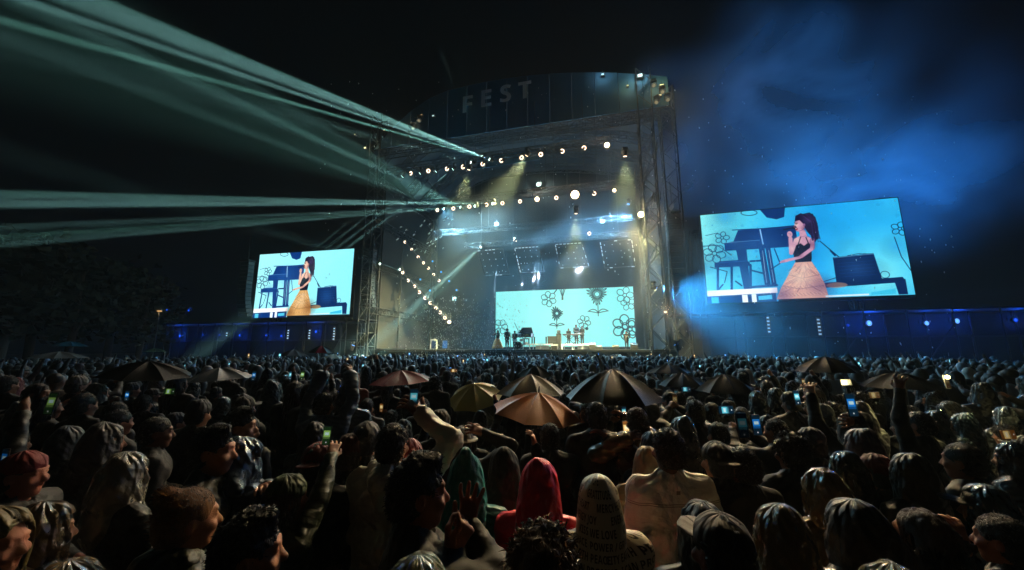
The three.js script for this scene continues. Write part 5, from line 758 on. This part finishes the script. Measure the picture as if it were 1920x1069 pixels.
// beyond them: thousands of small figures
{
  const tint = (g, c) => { const n = g.attributes.position.count, a = new Float32Array(n * 3); for (let i = 0; i < n; i++) c.toArray(a, i * 3); g.deleteAttribute('uv'); g.setAttribute('color', new THREE.BufferAttribute(a, 3)); return g.index ? g.toNonIndexed() : g; };
  const small = (arms, hood, long) => {
    const J = { [-1]: armJoints(-1, arms[0]), 1: armJoints(1, arms[1]) }, f = new Field([-.24, HY - .2, -.24], [.24, HY + .22, .24], .036), b = new Field([-.5, -.05, -.62], [.5, 2.2, .35], .062), h = new Field([-.22, HY - .34, -.22], [.22, HY + .24, .24], .036);
    f.ell([0, HY - .005, -.012], [.075, .115, .095], .02).cap([0, HY - .08, .01], [0, HY - .18, .02], .055, .06, .02);
    if (hood) h.ell([0, HY + .02, .03], [.105, .14, .115], .02).cap([0, HY - .1, .05], [0, HY - .22, .05], .1, .13, .04).ell([0, HY - .02, -.15], [.085, .1, .09], .01, true); else h.ell([0, HY + .045, .03], [.088, .095, .1], .02); if (long) h.cap([0, HY, .07], [0, HY - .24, .09], .085, .07, .04);
    b.cap([-.09, 1.33, 0], [.09, 1.33, 0], .13, .13, .05).cap([0, 1.2, 0], [0, .85, 0], .17, .2, .06).cap([-.09, .85, 0], [-.1, .06, 0], .09, .07, .03).cap([.09, .85, 0], [.1, .06, 0], .09, .07, .03);
    for (const s of [-1, 1]) { b.cap([0, 1.44, .01], arr(J[s].S), .07, .075, .04).cap(arr(J[s].S), arr(J[s].E), .07, .062, .03).cap(arr(J[s].E), arr(J[s].H), .058, .05, .02); }
    const q = new Field([-.6, .7, -.7], [.6, 2.3, .3], .034); for (const s of [-1, 1]) q.cap(arr(J[s].H), arr(J[s].H.clone().add(J[s].H.clone().sub(J[s].E).multiplyScalar(.35))), .042, .034, .02);
    return mergeGeometries([tint(f.mesh(), lin(.3, .16, .1)), tint(b.mesh(), lin(1, 1, 1)), tint(h.mesh(), hood ? lin(1.05, 1.05, 1.05) : lin(.03, .018, .01)), tint(q.mesh(), lin(.3, .16, .1))]);
  };
  const far = spots.slice(NEAR), kinds = [small(['front', 'front'], 0, 0), small(['front', 'front'], 1, 0), small(['down', 'front'], 0, 1), small(['phone', 'phone'], 0, 0), small(['front', 'high'], 1, 0)], lists = kinds.map(() => []);
  for (const s of far) lists[pick([0, 0, 0, 0, 1, 1, 1, 2, 2, 3, 4])].push(s);
  const crowd = tag(thing('distant_crowd', 'dense far crowd of small dark figures filling the ground up to the stage', 'crowd'), 0, 0, 0, 'stuff'), m = mat('far_people', { color: 0xffffff, vertexColors: true, roughness: .55 }), M = new THREE.Matrix4(), cols = ['#0c0e12', '#0f1116', '#181b22', '#22262c', '#3c4046', '#6d6f70', '#1a2434', '#3a1a18', '#5a3a34', '#2c2a20', '#777468', '#9a9890', '#8a98a8', '#a89888', '#14161a', '#0c0d10'];
  lists.forEach((l, k) => {
    const im = new THREE.InstancedMesh(kinds[k], m, l.length); im.name = ['bare_headed_figures', 'hooded_figures', 'long_haired_figures', 'filming_figures', 'waving_figures'][k]; im.castShadow = im.receiveShadow = true; im.userData.kind = 'stuff';
    l.forEach((s, i) => { M.compose(s.p, new THREE.Quaternion().setFromAxisAngle(V(0, 1, 0), faceStage(s.p) + R(-.4, .4)), V(1, 1, 1).multiplyScalar(s.H / 1.77).multiply(V(R(.95, 1.1), 1, R(.95, 1.1)))); im.setMatrixAt(i, M); im.setColorAt(i, hex(pick(cols))); }); crowd.add(im);
  });
  // far phones: small lights over the heads
  lists[3].slice(0, 150).forEach((s, i) => { if (rnd() < .35) return; const turn = faceStage(s.p) + R(-.2, .2), q = V(R(-.05, .05), s.H + R(-.1, .22), -.45).applyAxisAngle(V(0, 1, 0), turn).add(V(s.p.x, 0, s.p.z)), o = thing('phone', 'tiny lit phone screen held above the far crowd near the stage', 'phone', q, turn, 'far phone screens above the crowd'); o.scale.setScalar(1.15); phoneMesh(o, pick(['cyan', 'warm', 'cyan', 'blue']), pick([.7, 1.2, 1.9])); if (rnd() < .3) o.rotation.z = Math.PI / 2; });
}

// ---------------------------------------------------------------- the band
function musician(label, px, top, w, o, turn = Math.PI) {
  const q = photo(px, top, w), g = thing('person', label, 'person', q.clone().setY(o.y ?? D), TURN + turn); g.scale.setScalar(Math.min(1.12, Math.max(.9, (q.y - (o.y ?? D)) / TOP(o))));
  makePerson({ arms: ['front', 'front'], c: .032, hc: .013, lumpHands: true, seed: seed++, ...o, group: g }); return g;
}
{
  const g = musician('singer in a wide tan skirt at the left end of the stage screen', 933, 619, 1, { hair: 'long', hairCol: '#120b08', coat: 'tee', col: '#08080a', skin: '#b98064', arms: ['down', [.1, 1.5, -.25]] }, Math.PI - .5);
  part(g, 'skirt', new THREE.LatheGeometry([[.13, 1.06], [.2, .95], [.33, .7], [.46, .4], [.54, .12], [.5, .1]].map(([x, y]) => new THREE.Vector2(x, y)), 28), mat('tulle', { color: lin(.62, .36, .14), roughness: .9, bumpMap: st, bumpScale: .02, side: THREE.DoubleSide }));
}
musician('guitarist in black standing just right of the singer', 951, 616, 3, { hair: 'curly', col: '#08090a', arms: ['front', 'front'] }); musician('drummer in black by the drum kit', 965, 620, 4.6, { hat: 'cap', hatCol: '#0a0a0a', hair: 'short', col: '#090a0b' });
musician('tall man in black behind the keyboards before the turquoise screen', 1080, 604, 6, { hair: 'short', col: '#08090a', y: D + .47 }, Math.PI + .3); musician('shorter keyboard player in black right of the tall man', 1091, 611, 5.8, { hair: 'long', col: '#0a0a0b', y: D + .47 }, Math.PI - .4); musician('keyboard player bent at the left keyboard stand', 1066, 617, 6, { hair: 'short', col: '#090a0b', y: D + .47 });
musician('bass player alone at the right end of the stage screen', 1174, 621, 3, { hair: 'short', col: '#08090b', arms: [[-.3, 1.1, -.2], [.1, 1.0, -.25]] }, Math.PI - .3);

// ---------------------------------------------------------------- trees beyond the field on the left
{
  const leafM = mat('leaf', { color: lin(.008, .014, .006), roughness: .9, side: THREE.DoubleSide }), barkM = mat('bark', { color: lin(.05, .04, .03), roughness: .9 });
  const lp = []; for (let i = 0; i < 900; i++) { const a = rnd() * 6.283, e = Math.acos(R(-1, 1)), q = 1 + .35 * n3(Math.cos(a) * 1.6, Math.sin(a) * 1.6, e * 1.4), r = q * (.55 + .45 * rnd()), c = V(Math.sin(e) * Math.cos(a) * 2.6 * r, 5.6 + Math.cos(e) * 3.1 * r, Math.sin(e) * Math.sin(a) * 2.6 * r), g = new THREE.PlaneGeometry(R(.25, .5), R(.25, .5)); g.rotateX(R(0, 6)); g.rotateY(R(0, 6)); g.translate(c.x, c.y, c.z); lp.push(g); }
  const crown = join(lp), limbs = [bar(V(0, 0, 0), V(.1, 3, 0), .22, 8), bar(V(.1, 2.6, 0), V(1.2, 5.5, .4), .09, 6), bar(V(.1, 2.8, 0), V(-1.1, 6, -.3), .1, 6), bar(V(.1, 3, 0), V(.1, 7.4, .2), .11, 6)];
  const first = thing('tree', 'dark tree behind the field, lit faintly by the orange lamp at the left', 'tree'); part(first, 'crown', crown, leafM); part(first, 'trunk', join(limbs), barkM);
  [[262, 52, 1.1], [205, 54, 1.3], [130, 50, 1.25], [60, 52, 1.4], [5, 47, 1.3], [-60, 46, 1.2]].forEach(([px, d, s], k) => { const o = k ? copyOf(first, `dark tree behind the field on the left, ${['', 'second', 'third', 'fourth', 'fifth', 'sixth'][k]} counting from the orange lamp`, 'trees behind the field') : first; first.userData.group = 'trees behind the field'; o.position.copy(photoAt(px, 640, d)).setY(0); o.scale.setScalar(s); o.rotation.y = R(0, 6); });
  const p = photoAt(299, 583, 46), o = thing('street_lamp', 'small orange street lamp by the trees on the left', 'street lamp', p.clone().setY(0)); part(o, 'pole', cyl(.07, .05, p.y), black); part(o, 'lamp_head', box(.5, .14, .22, 0, p.y + .1, 0), black); part(o, 'lamp_glass', box(.3, .1, .16, 0, p.y - .02, 0), glow('sodium', lin(1, .55, .2), .8)); point(p.clone().add(V(0, -.2, .2)), lin(1, .6, .25), 1, 5);
}
// ---------------------------------------------------------------- rain in the light, smoke beside the stage
{
  const g = new THREE.OctahedronGeometry(1, 0), N = 1500, im = new THREE.InstancedMesh(g, mat('raindrop', { color: lin(.85, .87, .85), roughness: .25 }), N), M = new THREE.Matrix4(); im.name = 'raindrops'; tag(im, 'fine bright raindrops drifting before the left part of the stage', 'rain', 0, 'stuff');
  for (let i = 0; i < N; i++) { const px = i < 1100 ? 870 + 70 * (rnd() + rnd() + rnd() - 1.5) * 1.6 : R(600, 1800), py = i < 1100 ? 620 + 50 * (rnd() + rnd() - 1) * 1.4 : R(150, 660), d = R(12, 30), p = photoAt(px, py, d), s = R(.35, 1) * .0016 * d; M.compose(p, new THREE.Quaternion().setFromEuler(new THREE.Euler(R(-.2, .2), R(0, 6), R(-.4, .4))), V(s * .7, s * R(1, 2.4), s * .7)); im.setMatrixAt(i, M); }
  scene.add(im);
}
function smoke(label, centre, w, h, turn, sd, dens, lean = 0) {
  const nx = 70, ny = 70, pos = [], col = [], idx = [];
  for (let j = 0; j <= ny; j++) for (let i = 0; i <= nx; i++) {
    const u = i / nx - .5, v = j / ny - .5, x = u * w + lean * v * h, y = v * h, wx = n3(u * 2.2 + sd, v * 2.2, sd) * .12, wy = n3(u * 2.2, v * 2.2 + sd, 9 + sd) * .12;
    pos.push(x, y, 1.1 * n3(u * .9 + sd, v * .9, 3));
    let s = 0, a = .55; for (let o = 0; o < 5; o++, a *= .52) s += a * n3((u + wx) * 2.6 * 2 ** o + sd, (v + wy) * 2.1 * 2 ** o, sd + o);
    const e = smooth(.5, .05, Math.hypot(u * .98, v) + .09 * n3(u * 3 + sd, v * 3, 5)), al = Math.max(0, e * (smooth(-1.25, 1, s)) * dens); col.push(1, 1, 1, al);
  }
  for (let j = 0; j < ny; j++) for (let i = 0; i < nx; i++) { const k = j * (nx + 1) + i; idx.push(k, k + 1, k + nx + 2, k, k + nx + 2, k + nx + 1); }
  const g = new THREE.BufferGeometry(); g.setAttribute('position', new THREE.Float32BufferAttribute(pos, 3)); g.setAttribute('color', new THREE.Float32BufferAttribute(col, 4)); g.setIndex(idx); g.computeVertexNormals();
  const m = new THREE.MeshPhysicalMaterial({ color: 0xffffff, roughness: 1, transmission: .5, thickness: 0, specularIntensity: 0, transparent: true, vertexColors: true, side: THREE.DoubleSide, depthWrite: false }); m.name = 'smoke';
  const o = new THREE.Mesh(g, m); o.name = numbered('smoke_cloud'); o.position.copy(centre); o.rotation.y = turn; scene.add(o); return tag(o, label, 'smoke', 0, 'stuff');
}
smoke('blue stage smoke rising high above the right side screen', photo(1480, 200, 1.5), 32, 26, TURN, 2.9, .6, .25);
smoke('blue smoke drifting in front of the right screen\'s left side', photo(1380, 560, -1.8), 15, 16, TURN, 4.7, .3, -.2);
smoke('blue smoke trailing far to the right behind the right side screen', photo(1720, 330, 3.5), 30, 24, TURN, 9.7, .6, .4);
smoke('blue smoke beside the right stage tower', photo(1290, 380, .8), 13, 20, TURN, 33.3, .35, .1);
smoke('low blue smoke under the right side screen', photo(1500, 620, -.6), 24, 8, TURN, 12.9, .3, 0);
smoke('thin teal smoke inside the stage mouth below the lamp rows', photo(1010, 420, 5.5), 24, 15, TURN, 17.2, .16, 0);
// the lamps that colour the smoke and wash the stage
const blueWash = (x, y, w, aim, c, cd, half, label, lens = lensBlue) => { const p = photo(x, y, w); spot(mover(p, aim, label, lens, 'wash lamps colouring the smoke'), aim, c, cd, half, 1, 6); };
blueWash(1400, 520, 13, photo(1450, 210, 1.5), lin(.022, .2, .66), 1700, .9, 'blue wash lamp behind the right screen\'s left edge, aimed up');
blueWash(1600, 520, 13, photo(1680, 260, 2), lin(.012, .14, .56), 1800, .9, 'blue wash lamp behind the right screen\'s right end, aimed up');
blueWash(1226, 540, -.6, photo(1420, 590, -2.4), lin(.03, .32, .8), 2000, .75, 'teal wash lamp on the right stage tower, aimed right');
blueWash(1270, 652, -3, photo(1050, 180, -1), lin(.03, .3, .8), 1800, .3, 'blue flood lamp at the right stage foot, aimed up at the banner');
blueWash(660, 652, -3, photo(900, 190, -1), lin(.05, .4, .8), 1600, .3, 'teal flood lamp at the left stage foot, aimed up at the banner');
blueWash(1180, 380, 9.5, photo(1060, 600, 5), lin(.14, .42, .75), 8500, .8, 'blue wash lamp under the roof\'s right end, aimed into the stage');
blueWash(830, 390, 9.5, photo(950, 600, 5), lin(.2, .52, .72), 9500, .8, 'blue wash lamp under the roof\'s left end, aimed into the stage');
for (const [x, y, w, cd, c, l] of [[930, 420, 7.5, 130, lin(.3, .62, .8), 'upper left'], [1130, 415, 7.5, 140, lin(.3, .6, .85), 'upper right'], [850, 560, 8, 90, lin(.3, .62, .7), 'lower left'], [1010, 345, 5, 60, lin(.45, .6, .55), 'between the lamp rows']]) {
  const p = photo(x, y, w), o = thing('flood_lamp', `teal flood lamp filling the stage haze, ${l}`, 'stage lamp', p, TURN, 'flood lamps in the stage'); part(o, 'lamp_housing', box(.5, .34, .22, 0, 0, -.16), black); part(o, 'lamp_glass', box(.3, .16, .02, 0, 0, 0), mat('flood_glass', { color: 0, emissive: lin(.3, .5, .6), emissiveIntensity: .35 })); part(o, 'lamp_yoke', clampG, black); point(p.clone().add(V(-W.x * .2, 0, -W.z * .2)), c, cd, 2);
}
scene.traverse((o) => { if (o.isMesh) o.castShadow = o.receiveShadow = true; });
renderer.render(scene, camera);
